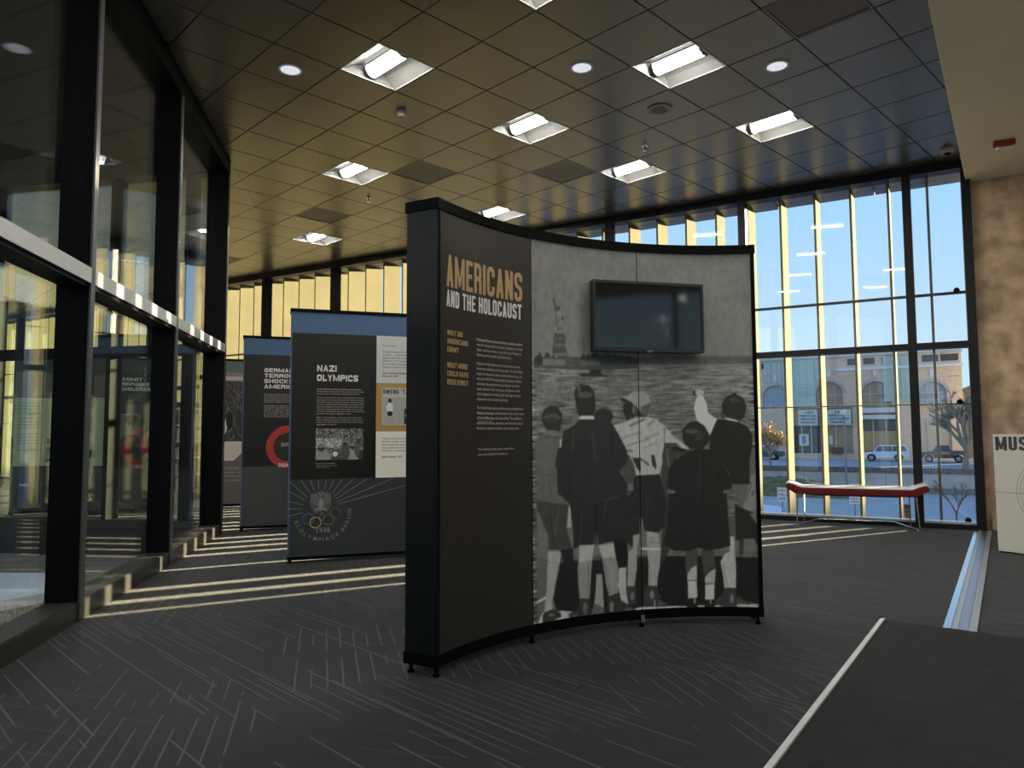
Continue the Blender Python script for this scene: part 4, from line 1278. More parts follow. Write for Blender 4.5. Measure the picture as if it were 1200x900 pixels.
for i, (s, w) in enumerate((('"To Jesse Owens . . .', .155), (None, 0), ('Humanity demands that Hitlerism be', .36), ('crushed. . . . Therefore, in the fight', .34), ('against Hitlerism and in the fight for', .36), ('civilization, The Amsterdam News begs', .37), ('you to refuse to participate in the', .34), ('Games in Germany this summer."', .32), (None, 0), ('-New York Amsterdam News,', .29), ('August 24, 1935', .145))):
    if s:
        t.line(s, .812, 1.948 - i * .0285, .016, w, .03 if i > 8 else .008)
t.build('quote_text', FP(.0052), M_ink_dark, q1)['kind'] = 'stuff'
t = TXT()
for i, (s, w) in enumerate((('"When I came home from the Olympics with', .42), ('my four medals, it became clear', .33), ('that everyone was going to slap me on the back,', .44), ('want to shake my hand, or have me up to their', .42), ('suite. But no one was going to offer me a job."', .40), (None, 0), ('-Jesse Owens, 1971', .19))):
    if s:
        t.line(s, .812, 1.085 - i * .028, .016, w, .03 if i > 5 else .008)
t.build('quote_text', FP(.0052), M_ink_dark, q2)['kind'] = 'stuff'
photo('newspaper_print', .812, 1.30, 1.215, 1.560, 'news', oc, gain=1.0)
t = TXT()
t.block("OWENS 'TAKES' FOUR", .820, 1.505, .042, .46, .2, .55, .12, .35)
t.build('headline', FP(.0062), M_ink_dark, oc)
bs = child(p2, 'base_sheet')
t = TXT()
ecu, ecz = .274, .470
for (xc, yc) in ((50, 435), (118, 432), (168, 430), (210, 428), (255, 428), (296, 427), (343, 426), (403, 423), (482, 419), (630, 417), (693, 485), (48, 495), (48, 550), (48, 590), (45, 630)):
    eu, ez = -.0868 + .001603 * xc, 1.4618 - .001662 * yc
    ez = min(ez, .728)
    d = Vector((eu - ecu, ez - ecz))
    L = d.length
    k0 = min(.8, (.155 if abs(d.x) > abs(d.y) else .175) / L)
    if xc == 693:
        d *= 1.7
        k0 /= 1.7
    t.quadline((ecu + d.x * k0, ecz + d.y * k0), (ecu + d.x, ecz + d.y), .0045)
t.line('1936', .243, .262, .043, .117, .02)
t.arc_text('XI.OLYMPIADE BERLIN', .292, .437, .252, math.radians(192), math.radians(368), .034, .01)
t.build('emblem_lettering', FP(.0052), mat('grey_line_print', (.27, .27, .26), .5), bs)
for nm, cu, cz, colr in (('blue_ring', .170, .3865, (.06, .10, .17)), ('yellow_ring', .232, .3516, (.50, .34, .16)), ('black_ring', .290, .398, (.008, .008, .009)), ('green_ring', .346, .373, (.13, .16, .09)), ('red_ring', .405, .426, (.25, .035, .04))):
    t = TXT()
    t.ring(cu, cz, .047, .011)
    t.build(nm, FP(.0056), mat(nm + '_print', colr, .5), bs)
t = TXT()                                             # eagle on a shield above the rings
t.poly([(.188, .620), (.362, .620), (.366, .500), (.335, .440), (.277, .410), (.219, .440), (.184, .500)])
t.build('emblem_shield', FP(.0050), mat('shield_grey_print', (.10, .105, .11), .5), bs)
t = TXT()
for k_ in range(5):
    w_ = .030
    for s_ in (-1, 1):
        u_ = .277 + s_ * (.030 + k_ * .013)
        t.quadline((u_, .600), (u_, .500 + k_ * .006), .0035)
t.ring(.277, .610, .016, .008, n=14)
t.poly([(.277, .575), (.300, .545), (.296, .480), (.277, .440), (.258, .480), (.254, .545)])
t.poly([(.262, .490), (.225, .462), (.232, .452), (.272, .470)])
t.poly([(.292, .490), (.329, .462), (.322, .452), (.282, .470)])
t.build('emblem_eagle', FP(.0054), mat('grey_line_print', (.27, .27, .26), .5), bs)
t = TXT()
for u_ in (.205, .277, .349):
    t.poly([(u_ - .016, .612), (u_ + .016, .612), (u_ + .012, .634), (u_ - .012, .634)])
t.build('emblem_crown', FP(.0054), M_ink_dark, bs)
tag(p2, 'blue-edged exhibit panel headed NAZI OLYMPICS, just left of the big curved panel', 'exhibit panel')

# panel 3
a3 = math.radians(-24.5)
p3 = flat_panel((3.768, 8.377), a3, 1.44, [('text_sheet', .015, 1.42, .757, 2.094, M_panelblack), ('base_sheet', .015, 1.42, .07, .755, mat('dark_grey_print', (.055, .058, .055), .45))], top=2.29)
ts = child(p3, 'text_sheet')
t = TXT()
for i, (s, w) in enumerate((('GERMAN', .335), ('TERROR', .335), ('SHOCKS', .335), ('AMERICA', .385))):
    t.block(s, .240, 1.884 - i * .0655, .048, w, .23, .85, .15)
t.build('title', FP(.0052), M_ink_white, ts)
t = TXT()
for i in range(15):
    if i in (6,):
        continue
    s = ('The Nazi attacks of November 1938 known as', 'Kristallnacht were front-page news across', 'the United States for weeks. Radio reports', 'and newspapers described burning synagogues,', 'smashed shops and mass arrests, and the', 'President recalled his ambassador.', '', 'Americans protested in large numbers, yet', 'most did not wish to raise the quota of', 'refugees admitted to the country, and', 'few in Congress called for any change', 'in the immigration laws of the day, even', 'as the lines outside the consulates', 'grew longer with every week and the', 'way out of Germany was closing.')[i]
    t.line(s, .242, 1.615 - i * .0195, .0115, .52 if i not in (5, 14) else .38, .02)
t.build('body_text', FP(.0052), M_ink_pale, ts)['kind'] = 'stuff'
t = TXT()
t.ring(.53, .985, .215, .085, n=48)
t.build('red_ring', FP(.0056), M_redprint, ts)
t = TXT()
t.poly([(.53 + .172 * math.cos(x), .985 + .172 * math.sin(x)) for x in np.linspace(0, 2 * PI, 40)[:-1]])
t.build('ring_centre', FP(.0050), mat('olive_black_print', (.022, .022, .018), .5), ts)
t = TXT()
t.line('Should the US', .445, 1.020, .018, .17, .02)
t.line('take them in?', .445, .995, .018, .17, .02)
t.line('DISAGREE', .42, .748, .042, .24, .03)
t.build('ring_text', FP(.0062), M_ink_white, ts)
tag(p3, 'blue-edged exhibit panel headed GERMAN TERROR SHOCKS AMERICA, behind the NAZI OLYMPICS panel', 'exhibit panel')

# panel 4, seen in the gap by the corner post
M_teal = mat('grey_green_fabric', (.14, .18, .16), .6)
M_brown = mat('grey_brown_print', (.17, .135, .11), .55)
p4 = flat_panel((4.70, 11.302), a3, 1.46, [('photo_sheet', .01, 1.45, .73, 2.12, M_panelblack), ('base_sheet', .01, 1.45, .07, .728, M_brown)], top=2.30, blue=M_teal)
photo('photo_print', .012, 1.448, .732, 2.118, 'street', child(p4, 'photo_sheet'), tint=(1, .86, .74), gain=1.6)
t = TXT()
for i, s in enumerate(('LONDON, 1938: refugees wait', 'outside - many without papers', 'to be let on the trains, hoping', 'to emigrate from their home')):
    t.line(s, .10, .60 - i * .062, .030, .62, .02)
t.build('caption', FP(.0052), M_ink_pale, child(p4, 'base_sheet'))['kind'] = 'stuff'
tag(p4, 'exhibit panel with a brown street photo, in the gap beside the black corner post', 'exhibit panel')

# panels beyond the courtyard glass
a5 = math.radians(-14)
M_green = mat('pale_green_print', (.46, .52, .38), .55)
p5 = flat_panel((2.20, 12.35), a5, 1.46, [('text_sheet', .02, .37, .70, 1.68, M_green), ('text_sheet', .372, .66, .70, 1.68, mat('pale_cream_print', (.60, .56, .42), .55)), ('poll_sheet', .662, 1.45, .70, 2.05, M_panelblack), ('head_sheet', .02, .66, 1.69, 2.05, M_brown), ('base_sheet', .02, 1.45, .07, .69, M_slate)], top=2.25, blue=M_slate)
t = TXT()
t.block('NO', .42, 1.02, .075, .20, .28, .8, .14)
t.build('poll_text', FP(.0054), M_redprint, child(p5, 'text_sheet', 1))
photo('photo_print', .41, .63, .76, .97, 'face', child(p5, 'text_sheet', 1), gain=1.6)
t = TXT()
for i in range(16):
    if i % 5 != 4:
        t.line('most people asked in the poll', .06, 1.60 - i * .045, .018, .26, .02)
t.build('body_text', FP(.0054), M_ink_dark, child(p5, 'text_sheet', 0))['kind'] = 'stuff'
t = TXT()
t.ring(.88, 1.30, .20, .09, n=40)
t.build('red_ring', FP(.0054), M_redprint, child(p5, 'poll_sheet'))
tag(p5, 'exhibit panel with pale sheets and a red NO, seen through the first lower left pane', 'exhibit panel')
p6 = flat_panel((3.02, 11.62), a5, 1.10, [('text_sheet', .01, .27, .70, 1.68, M_green), ('head_sheet', .01, .27, 1.69, 2.0, M_brown), ('poster_sheet', .272, 1.09, .70, 2.05, M_panelblack), ('base_sheet', .01, 1.09, .07, .69, M_slate)], top=2.25, blue=M_slate)
t = TXT()
for i, (s, w) in enumerate((('ADMIT', .27), ('REFUGEE', .36), ('CHILDREN?', .44))):
    t.block(s, .36, 1.93 - i * .072, .050, w, .26, .8, .13)
t.build('title', FP(.0054), M_ink_white, child(p6, 'poster_sheet'))
photo('photo_print', .36, .62, 1.05, 1.45, 'face', child(p6, 'poster_sheet'), gain=.8)
t = TXT()
t.ring(.86, 1.0, .20, .08, n=40)
t.build('red_ring', FP(.0054), M_redprint, child(p6, 'poster_sheet'))
tag(p6, 'exhibit panel headed ADMIT REFUGEE CHILDREN?, seen through the second lower left pane', 'exhibit panel')

# bookshelf beyond the courtyard glass
r = empty('bookshelf', (4.42, 13.9, 0), math.radians(-18))
M_shelf = mat('white_shelf_metal', (.72, .74, .70), .4)
for x in (0, 1.27):
    MB().box(x, 0, 0, x + .03, .34, 1.75).build('side_panel', M_shelf, r)
for z in (.10, .40, .70, 1.00, 1.30, 1.60):
    MB().box(.03, 0, z, 1.27, .34, z + .035).build('shelf', M_shelf, r)
MB().box(.03, .33, .1, 1.27, .345, 1.75).build('back_board', mat('dark_shelf_back', (.06, .065, .06), .6), r)
tag(r, 'white bookshelf seen through the third lower left pane', 'bookshelf')
bcols = [(.55, .55, .48), (.30, .36, .30), (.42, .34, .25), (.16, .20, .22), (.62, .60, .55), (.35, .16, .12)]
rm = r.matrix_world
ca, sa = math.cos(math.radians(-18)), math.sin(math.radians(-18))
bk = None
for z in (.135, .435, .735, 1.035, 1.335):
    x = .07
    while x < 1.15:
        w, h = random.uniform(.035, .07), random.uniform(.17, .235)
        if random.random() < .22:
            x += .12
            continue
        m_ = mat('book_cloth_%d' % random.randrange(6), bcols[random.randrange(6)], .6)
        if bk is None:
            bk = MB().box(0, 0, 0, 1, .16, 1).build('book', m_)
            o = bk
        else:
            o = bk.copy()
            COL.objects.link(o)
        o.scale = (w, 1, h)
        o.rotation_euler = (0, 0, math.radians(-18))
        o.location = (4.42 + ca * x - sa * .03, 13.9 + sa * x + ca * .03, z + .0005)
        tag(o, 'blurred book on the %s shelf of the white bookshelf' % {.135: 'lowest', .435: 'second lowest', .735: 'middle', 1.035: 'second highest', 1.335: 'highest'}[z], 'book', 'books on the far white bookshelf')
        x += w + .004

# ================================================================== BENCH
bd = Vector((.353, -.935, 0)).normalized()
r = empty('bench', (8.779, 3.945, 0), math.atan2(bd.y, bd.x))     # local x along the bench, +y towards the window
M_redv = mat('dark_red_vinyl', (.12, .010, .012), .5, spec=.25)
M_cushion = mat('ivory_vinyl', (.62, .60, .57), .4)
top = [(-.115, .500), (-.085, .515), (-.03, .500), (.06, .462), (1.25, .462), (1.34, .500), (1.395, .515), (1.425, .500)]
bot = [(1.430, .452), (1.395, .440), (1.31, .385), (1.24, .378), (.06, .378), (-.01, .388), (-.09, .440), (-.118, .455)]
sil = top + bot
n = len(sil)
m = MB().hexa([(x, -.03, z) for x, z in sil], [(x, .44, z) for x, z in sil])
m.build('seat', M_redv, r, bevel=.012)
tt = [(x, z + .001) for x, z in top]
tb = [(x, z + .012) for x, z in top]
m = MB()
K = len(top)
vs = [(x, -.02, z) for x, z in tt] + [(x, .43, z) for x, z in tt] + [(x, -.012, z) for x, z in tb] + [(x, .42, z) for x, z in tb]
fs = []
for i in range(K - 1):
    fs += [(2 * K + i, 2 * K + i + 1, 3 * K + i + 1, 3 * K + i), (i, i + 1, 2 * K + i + 1, 2 * K + i), (K + i, 3 * K + i, 3 * K + i + 1, K + i + 1), (i, K + i, K + i + 1, i + 1)]
fs += [(0, 2 * K, 3 * K, K), (K - 1, 2 * K - 1, 4 * K - 1, 3 * K - 1)]
m.add(vs, fs)
m.build('seat_top', M_cushion, r)
MB().box(.18, .03, .366, 1.13, .40, .379).build('under_board', mat('dark_board', (.03, .03, .03), .6), r)
for x, xi, s in ((.0, .24, 1), (1.315, 1.075, -1)):
    MB().tube([(x + .02 * s, .0, .38), (x, .0, .006), (x + .012 * s, .012, .006), (xi, .36, .05)], .008, 8).build('leg', M_steel, r, smooth=True)
    MB().tube([(x + .07 * s, .38, .38), (x + .08 * s, .14, .022), (xi, .36, .05)], .008, 8).build('leg', M_steel, r, smooth=True)
MB().tube([(.24, .36, .05), (1.075, .36, .05)], .007, 8).build('stretcher', M_steel, r, smooth=True)
tag(r, 'long dark red bench with ivory top and upturned ends on wire legs by the window', 'bench')

# ================================================================== FLOOR MAT
MA = Vector((4.72, 1.602, 0))
me_, mf_ = Vector((-.984, -.176, 0)).normalized(), Vector((.27, -.963, 0)).normalized()
mf_ = Vector((-me_.y, me_.x, 0))
if mf_.y > 0:
    mf_ = -mf_
def MT(u, v, z):
    p = MA + me_ * u + mf_ * v
    return (p.x, p.y, z)
r = empty('floor_mat', MT(2.2, 1.2, 0))
inv = Matrix.Translation(-Vector(r.location))
m = MB()
nu, nv = 60, 48
Wd, Ln = 2.5, 5.6
def ridge(u, v):                       # lies over the joint cover, with a shallow wrinkle
    p = Vector(MT(u, v, 0)) - E0
    d = p.dot(EN)
    h = .012 + .016 * max(0, 1 - abs(d) / .20) + .004 * math.exp(-((d - .42) / .10) ** 2) * min(1, u)
    e = min(u, Ln - u, v, Wd - v)
    return h if e > .001 else .004
g = [[MT(Ln * i / nu, Wd * j / nv, ridge(Ln * i / nu, Wd * j / nv)) for i in range(nu + 1)] for j in range(nv + 1)]
b = [[MT(Ln * i / nu, Wd * j / nv, max(0.001, ridge(Ln * i / nu, Wd * j / nv) - .011)) for i in range(nu + 1)] for j in range(nv + 1)]
vs = [p for rw in g for p in rw] + [p for rw in b for p in rw]
NN = (nu + 1) * (nv + 1)
fs = []
for j in range(nv):
    for i in range(nu):
        a = j * (nu + 1) + i
        fs += [(a, a + 1, a + nu + 2, a + nu + 1), (NN + a, NN + a + nu + 1, NN + a + nu + 2, NN + a + 1)]
for j in range(nv):
    for a in (j * (nu + 1), j * (nu + 1) + nu):
        fs.append((a, a + nu + 1, NN + a + nu + 1, NN + a))
for i in range(nu):
    for a in (i, nv * (nu + 1) + i):
        fs.append((a, a + 1, NN + a + 1, NN + a))
m.add(vs, fs)
o = m.build('mat_surface', mat('black_mat_pile', (.0105, .0105, .0115), .85, spec=.3, noise=.35, nscale=9, bump=.35, bscale=420), r, smooth=True)
o.data.transform(inv)
m = MB()
m.hexa([MT(-.004, -.025, .0012), MT(Ln, -.025, .0012), MT(Ln, .004, .0012), MT(-.004, .004, .0012)], [MT(-.004, -.023, .008), MT(Ln, -.023, .008), MT(Ln, .004, .014), MT(-.004, .004, .014)])
o = m.build('edge_strip', mat('pale_grey_rubber', (.50, .51, .52), .5, noise=.1, nscale=30), r)
o.data.transform(inv)
tag(r, 'large black floor mat with a pale edge strip, bottom right', 'mat')

# ================================================================== MUSEUM BOARD
mdv = Vector((-.04, -.202, 0)).normalized()
r = empty('museum_board', (8.114, 1.718, 0), math.atan2(mdv.y, mdv.x))
M_brd = mat('warm_white_board', (.60, .585, .54), .55)
MB().box(0, 0, .012, 1.30, .30, 1.105).build('body', M_brd, r, bevel=.004)
MB().box(.02, .02, 0, 1.28, .28, .012).build('plinth', M_black, r)
t = TXT()
t.block('MUSEUM', .020, .955, .128, .545, .19, .46, .09)
t.build('lettering', lambda u, v: (u, -.0012, v), mat('slate_lettering', (.04, .045, .05), .5), r)
t = TXT()
t.quadline((.0, .562), (1.3, .562), .005)
for rad in (.355, .325, .295, .26):
    t.ring(.535, .575, rad, .0045, n=72)
t.build('line_drawing', lambda u, v: (u, -.0010, v), mat('fine_grey_lines', (.20, .20, .19), .6), r)
tag(r, 'pale board with dark MUSEUM lettering and fine circles, cut by the right edge', 'sign')

# ================================================================== OUTSIDE
def GW(u, D, z):                                # D metres out along the window normal, u to the right
    p = NW * D + DW * u
    return (p.x, p.y, z)
GZ = -1.8
M_asphalt = mat('blue_grey_asphalt', (.40, .395, .41), .85, noise=.07, nscale=.6)
M_pave = mat('pale_concrete_paving', (.42, .41, .39), .8, noise=.08, nscale=2)
pl = MB()
us = (-60, 60)
prof = [(10.22, -.14), (12.2, -.16), (22.5, GZ), (140, GZ)]
for (d0, z0), (d1, z1) in zip(prof[:1], prof[1:2]):
    pl.hexa([GW(us[0], d0, z0 - .3), GW(us[1], d0, z0 - .3), GW(us[1], d1, z1 - .3), GW(us[0], d1, z1 - .3)], [GW(us[0], d0, z0), GW(us[1], d0, z0), GW(us[1], d1, z1), GW(us[0], d1, z1)])
struct(pl.build('pavement', M_pave))
gr = MB()
for (d0, z0), (d1, z1) in zip(prof[1:], prof[2:]):
    gr.hexa([GW(-120, d0, z0 - .3), GW(120, d0, z0 - .3), GW(120, d1, z1 - .3), GW(-120, d1, z1 - .3)], [GW(-120, d0, z0), GW(120, d0, z0), GW(120, d1, z1), GW(-120, d1, z1)])
struct(gr.build('street', M_asphalt))
M_line = mat('white_road_paint', (.48, .49, .50), .7)
rl = struct(empty('road_marking'))
for D0, D1, u0_, u1_ in ((33.5, 33.62, -5.2, -1.3), (29.5, 29.6, -7, -2.2), (35.4, 35.5, -.3, 4), (30.5, 30.6, -1.5, 2.5)):
    wbx = MB().hexa([GW(u0_, D0, GZ + .001), GW(u1_, D0, GZ + .001), GW(u1_, D1, GZ + .001), GW(u0_, D1, GZ + .001)], [GW(u0_, D0, GZ + .006), GW(u1_, D0, GZ + .006), GW(u1_, D1, GZ + .006), GW(u0_, D1, GZ + .006)])
    wbx.build('painted_line', M_line, rl)
MB().hexa([GW(.55, 33, GZ + .001), GW(.65, 33, GZ + .001), GW(1.35, 26, GZ + .001), GW(1.25, 26, GZ + .001)], [GW(.55, 33, GZ + .006), GW(.65, 33, GZ + .006), GW(1.35, 26, GZ + .006), GW(1.25, 26, GZ + .006)]).build('painted_line', M_line, rl)
# kerb island with snow at lower left of the window
m = MB()
N_ = 24
ring = [(-5.9 + 1.1 * math.cos(2 * PI * i / N_), 27.5 + 2.2 * math.sin(2 * PI * i / N_)) for i in range(N_)]
m.hexa([GW(u, d, GZ) for u, d in ring], [GW(u, d, GZ + .13) for u, d in ring])
struct(m.build('kerb_island', mat('snow_crust', (.66, .67, .70), .7)))
# low wall across the street, panel by panel, soldier course of bricks on top
M_conc2 = mat('pale_grey_concrete', (.46, .455, .44), .85, noise=.08, nscale=1.2)
rw = empty('retaining_wall', GW(-4, 40, GZ))
inv = Matrix.Translation(-Vector(rw.location))
for i in range(18):
    u = -14.6 + i * 1.25
    o = MB().hexa([GW(u, 40, GZ), GW(u + 1.235, 40, GZ), GW(u + 1.235, 40.35, GZ), GW(u, 40.35, GZ)], [GW(u, 40, -.86), GW(u + 1.235, 40, -.86), GW(u + 1.235, 40.35, -.86), GW(u, 40.35, -.86)]).build('wall_panel', M_conc2, rw)
    o.data.transform(inv)
m = MB()
for i in range(180):
    u = -14.6 + i * .125
    m.hexa([GW(u, 39.96, -.86), GW(u + .105, 39.96, -.86), GW(u + .105, 40.4, -.86), GW(u, 40.4, -.86)], [GW(u, 39.96, -.60), GW(u + .105, 39.96, -.60), GW(u + .105, 40.4, -.60), GW(u, 40.4, -.60)])
o = m.build('brick_cap', mat('dusty_brown_brick', (.19, .15, .135), .85, noise=.25, nscale=5), rw)
o['kind'] = 'stuff'
o.data.transform(inv)
o = MB().hexa([GW(-14.6, 39.90, GZ), GW(7.9, 39.90, GZ), GW(7.9, 40, GZ), GW(-14.6, 40, GZ)], [GW(-14.6, 39.9, GZ + .28), GW(7.9, 39.9, GZ + .28), GW(7.9, 40, GZ + .28), GW(-14.6, 40, GZ + .28)]).build('kerb', mat('dark_kerb', (.22, .21, .20), .85), rw)
o.data.transform(inv)
tag(rw, 'low pale concrete wall with a brown brick cap across the street', 'wall')
# grass bank in front of the wall
def mound(name, u0_, u1_, D0, D1, h, m_, seed):
    rg = np.random.default_rng(seed)
    m = MB()
    nu, nd = 34, 12
    vs = []
    for j in range(nd + 1):
        for i in range(nu + 1):
            a, b = i / nu, j / nd
            z = h * math.sin(PI * min(1, a * .9 + .1)) ** .8 * math.sin(PI * min(1, .15 + b * .85)) ** .7 if 0 < i < nu and 0 < j < nd else 0
            vs.append(GW(u0_ + (u1_ - u0_) * a, D0 + (D1 - D0) * b, GZ + .004 + max(0, z + (rg.normal(0, .035) if z > .02 else 0))))
    fs = [(j * (nu + 1) + i, j * (nu + 1) + i + 1, (j + 1) * (nu + 1) + i + 1, (j + 1) * (nu + 1) + i) for j in range(nd) for i in range(nu)]
    fs.append(tuple(range(nu + 1))[::-1])
    m.add(vs, fs)
    return m.build(name, m_, smooth=True)
bank = mound('grass_bank', -9.5, -3.0, 35.2, 39.8, .78, mat('winter_grass', (.13, .125, .055), .95, noise=.45, nscale=4), 3)
struct(bank)
# white signs in the street
M_sign = mat('white_sign', (.62, .64, .68), .5)
M_signink = mat('sign_ink', (.12, .13, .16), .6)
for u, D, z0, z1, w, lb, body in ((-4.52, 26, -1.20, -.72, .30, 'small white road sign nearest the left edge of the window', ('NO', 'PARK', 'HERE')), (-2.29, 26, -1.18, -.93, .32, 'small white road sign on a post below the middle of the bench', ('RESERVED', 'PARKING'))):
    r = empty('road_sign', GW(u, D, GZ), math.atan2(DW.y, DW.x))
    MB().tube([(0, .02, 0), (0, .02, z1 - GZ)], .022, 8).build('post', mat('grey_post', (.2, .2, .22), .5), r)
    MB().box(-w / 2, -.02, z0 - GZ, w / 2, 0, z1 - GZ).build('plate', M_sign, r)
    t = TXT()
    for i, s in enumerate(body):
        h = (z1 - z0) / (len(body) + .6)
        t.line(s, -w * .38, z1 - GZ - h * (i + 1.05), h * .55, w * .76, .03)
    t.build('lettering', lambda a, b: (a, -.022, b), M_signink, r)
    tag(r, lb, 'sign')
# street lamp
r = empty('street_lamp', GW(-3.80, 39.3, GZ), math.atan2(DW.y, DW.x))
MB().lathe([(.14, 0), (.14, .12), (.07, .2), (.055, 1.0), (.042, 3.6)], 0, 0, 14).build('post', mat('grey_lamp_post', (.22, .24, .28), .45), r, smooth=True)
MB().lathe([(.05, 3.6), (.075, 3.66), (.05, 3.72)], 0, 0, 14).build('collar', mat('grey_lamp_post', (.22, .24, .28), .45), r, smooth=True)
MB().lathe([(.05, 3.72), (.15, 3.80), (.175, 3.95), (.12, 4.05), (.0, 4.08)], 0, 0, 18).xform(lambda x, y, z: (x - .04, y, z)).build('globe', mat('cream_globe', (.72, .66, .55), .4), r, smooth=True)
tag(r, 'grey street lamp with a cream globe in front of the brick building', 'street lamp')

# vehicles: side profile, glass, wheels
def wheel(mb_name, x, y, rad, r, m_tyre, m_rim):
    m = MB()
    prof = [(rad * .62, -.10), (rad * .95, -.10), (rad, -.07), (rad, .07), (rad * .95, .10), (rad * .62, .10)]
    vs, fs = [], []
    n = 20
    for q, yy_ in prof:
        vs += [(x + q * math.cos(2 * PI * k / n), y + yy_, rad + q * math.sin(2 * PI * k / n)) for k in range(n)]
    for i in range(len(prof) - 1):
        for k in range(n):
            fs.append((i * n + k, i * n + (k + 1) % n, (i + 1) * n + (k + 1) % n, (i + 1) * n + k))
    fs += [tuple(range(n)), tuple(range(5 * n, 6 * n))]
    m.add(vs, fs)
    w = m.build('wheel', m_tyre, r)
    m = MB()
    for s in (-.103, .103):
        vs = [(x + rad * .58 * math.cos(2 * PI * k / 14), y + s, rad + rad * .58 * math.sin(2 * PI * k / 14)) for k in range(14)] + [(x, y + s * 1.12, rad)]
        m.add(vs, [(k, (k + 1) % 14, 14) for k in range(14)])
    m.build('hubcap', m_rim, w)
M_tyre = mat('tyre', (.02, .02, .022), .8)
M_rim = mat('grey_rim', (.35, .36, .38), .4, metal=.6)
M_carglass = mat('dark_car_glass', (.10, .12, .15), .12, spec=.6)
def vehicle(name, loc, ang, body_pts, glass, wheels, W, m_body, label, rad=.36, extras=()):
    r = empty(name, loc, ang)
    n = len(body_pts)
    vs = []
    for y, k in ((-W / 2, 0), (W / 2, 0)):
        vs += [(x, y * (1 - .10 * max(0, (z - .95)) / .8), z) for x, z in body_pts]
    m = MB().add(vs, [tuple(range(n)), tuple(range(n, 2 * n))] + [(i, (i + 1) % n, n + (i + 1) % n, n + i) for i in range(n)])
    m.build('body', m_body, r, bevel=.03)
    for q in glass:
        for s in (-1, 1):
            vs = []
            for d in (.0, .012):
                vs += [(x, s * (W / 2 * (1 - .10 * max(0, (z - .95)) / .8) + d - .002), z) for x, z in q]
            k = len(q)
            MB().add(vs, [tuple(range(k)), tuple(range(k, 2 * k))] + [(i, (i + 1) % k, k + (i + 1) % k, k + i) for i in range(k)]).build('side_window', M_carglass, r)
    for x in wheels:
        for s in (-1, 1):
            wheel('wheel', x, s * (W / 2 - .09), rad, r, M_tyre, M_rim)
    for nm, bx, m_ in extras:
        MB().box(*bx).build(nm, m_, r)
    tag(r, label, 'car')
    return r
va = math.atan2(DW.y, DW.x)
M_wcar = mat('white_car_paint', (.88, .89, .92), .3, coat=.5)
suv_body = [(0, .55), (.02, .80), (.25, .92), (1.05, 1.0), (1.55, 1.62), (1.75, 1.70), (4.30, 1.70), (4.62, 1.10), (4.68, .95), (4.68, .50), (4.5, .36), (4.15, .34), (3.95, .72), (3.55, .78), (3.2, .70), (3.05, .34), (1.35, .34), (1.2, .68), (.85, .78), (.5, .68), (.38, .34), (.1, .38)]
suv_glass = [[(1.16, 1.04), (1.60, 1.58), (2.02, 1.60), (2.02, 1.04)], [(2.10, 1.04), (2.10, 1.60), (2.95, 1.60), (2.95, 1.04)], [(3.03, 1.04), (3.03, 1.60), (4.20, 1.60), (4.42, 1.08)]]
sx = .90
vehicle('suv', GW(-6.35, 83.2, GZ), va, [(x * sx, z * .96) for x, z in suv_body], [[(x * sx, z * .96) for x, z in q] for q in suv_glass], (.85 * sx, 3.58 * sx), 1.75, M_wcar, 'white estate car parked across the street in front of the storefront',
        extras=(('bumper', (-.05, -.84, .40, .06, .84, .60), mat('grey_bumper', (.35, .36, .38), .5)), ('bumper', (4.15, -.84, .42, 4.30, .84, .62), mat('grey_bumper', (.35, .36, .38), .5)), ('tail_lamp', (4.17, -.82, .85, 4.235, -.70, 1.15), mat('red_lamp', (.4, .02, .02), .3)), ('side_mirror', (1.08, -1.0, 1.0, 1.22, -.86, 1.15), M_wcar)))
M_dcar = mat('dark_blue_truck_paint', (.07, .085, .105), .3, coat=.5)
tr_body = [(0, .60), (.02, .95), (.2, 1.08), (1.35, 1.16), (1.75, 1.72), (1.95, 1.78), (3.05, 1.78), (3.25, 1.20), (5.0, 1.20), (5.05, .62), (4.6, .58), (4.4, .82), (4.0, .86), (3.65, .80), (3.5, .45), (1.5, .45), (1.35, .80), (.95, .86), (.55, .78), (.42, .45), (.05, .5)]
tr_glass = [[(1.5, 1.20), (1.85, 1.68), (2.35, 1.70), (2.35, 1.20)], [(2.42, 1.20), (2.42, 1.70), (3.0, 1.70), (3.1, 1.22)]]
sx = .80
vehicle('pickup_truck', GW(-1.25, 82.0, GZ), va, [(x * sx, z * .92) for x, z in tr_body], [[(x * sx, z * .92) for x, z in q] for q in tr_glass], (.95 * sx, 4.0 * sx), 1.8, M_dcar, 'dark pickup truck parked behind the bare tree at the right of the window',
        extras=(('bed_rail', (2.62, -.92, 1.10, 4.02, -.80, 1.16), mat('pale_rail', (.35, .38, .42), .4)), ('bumper', (3.98, -.86, .46, 4.12, .86, .62), M_rim)))
M_scar = mat('slate_car_paint', (.06, .075, .09), .3, coat=.5)
cr_body = [(0, .50), (.03, .75), (.9, .92), (1.5, 1.38), (3.0, 1.40), (3.7, .98), (4.3, .90), (4.35, .45), (3.95, .3), (3.75, .62), (3.4, .68), (3.1, .6), (2.95, .3), (1.35, .3), (1.2, .6), (.85, .68), (.5, .6), (.4, .3), (.05, .38)]
cr_glass = [[(1.1, .93), (1.56, 1.32), (2.2, 1.34), (2.2, .93)], [(2.28, .93), (2.28, 1.34), (2.95, 1.34), (3.5, .96)]]
vehicle('sedan', GW(-18.4, 82.5, GZ), va, cr_body, cr_glass, (.85, 3.4), 1.7, M_scar, 'dark sedan half hidden by twigs, next to the curved panel edge')

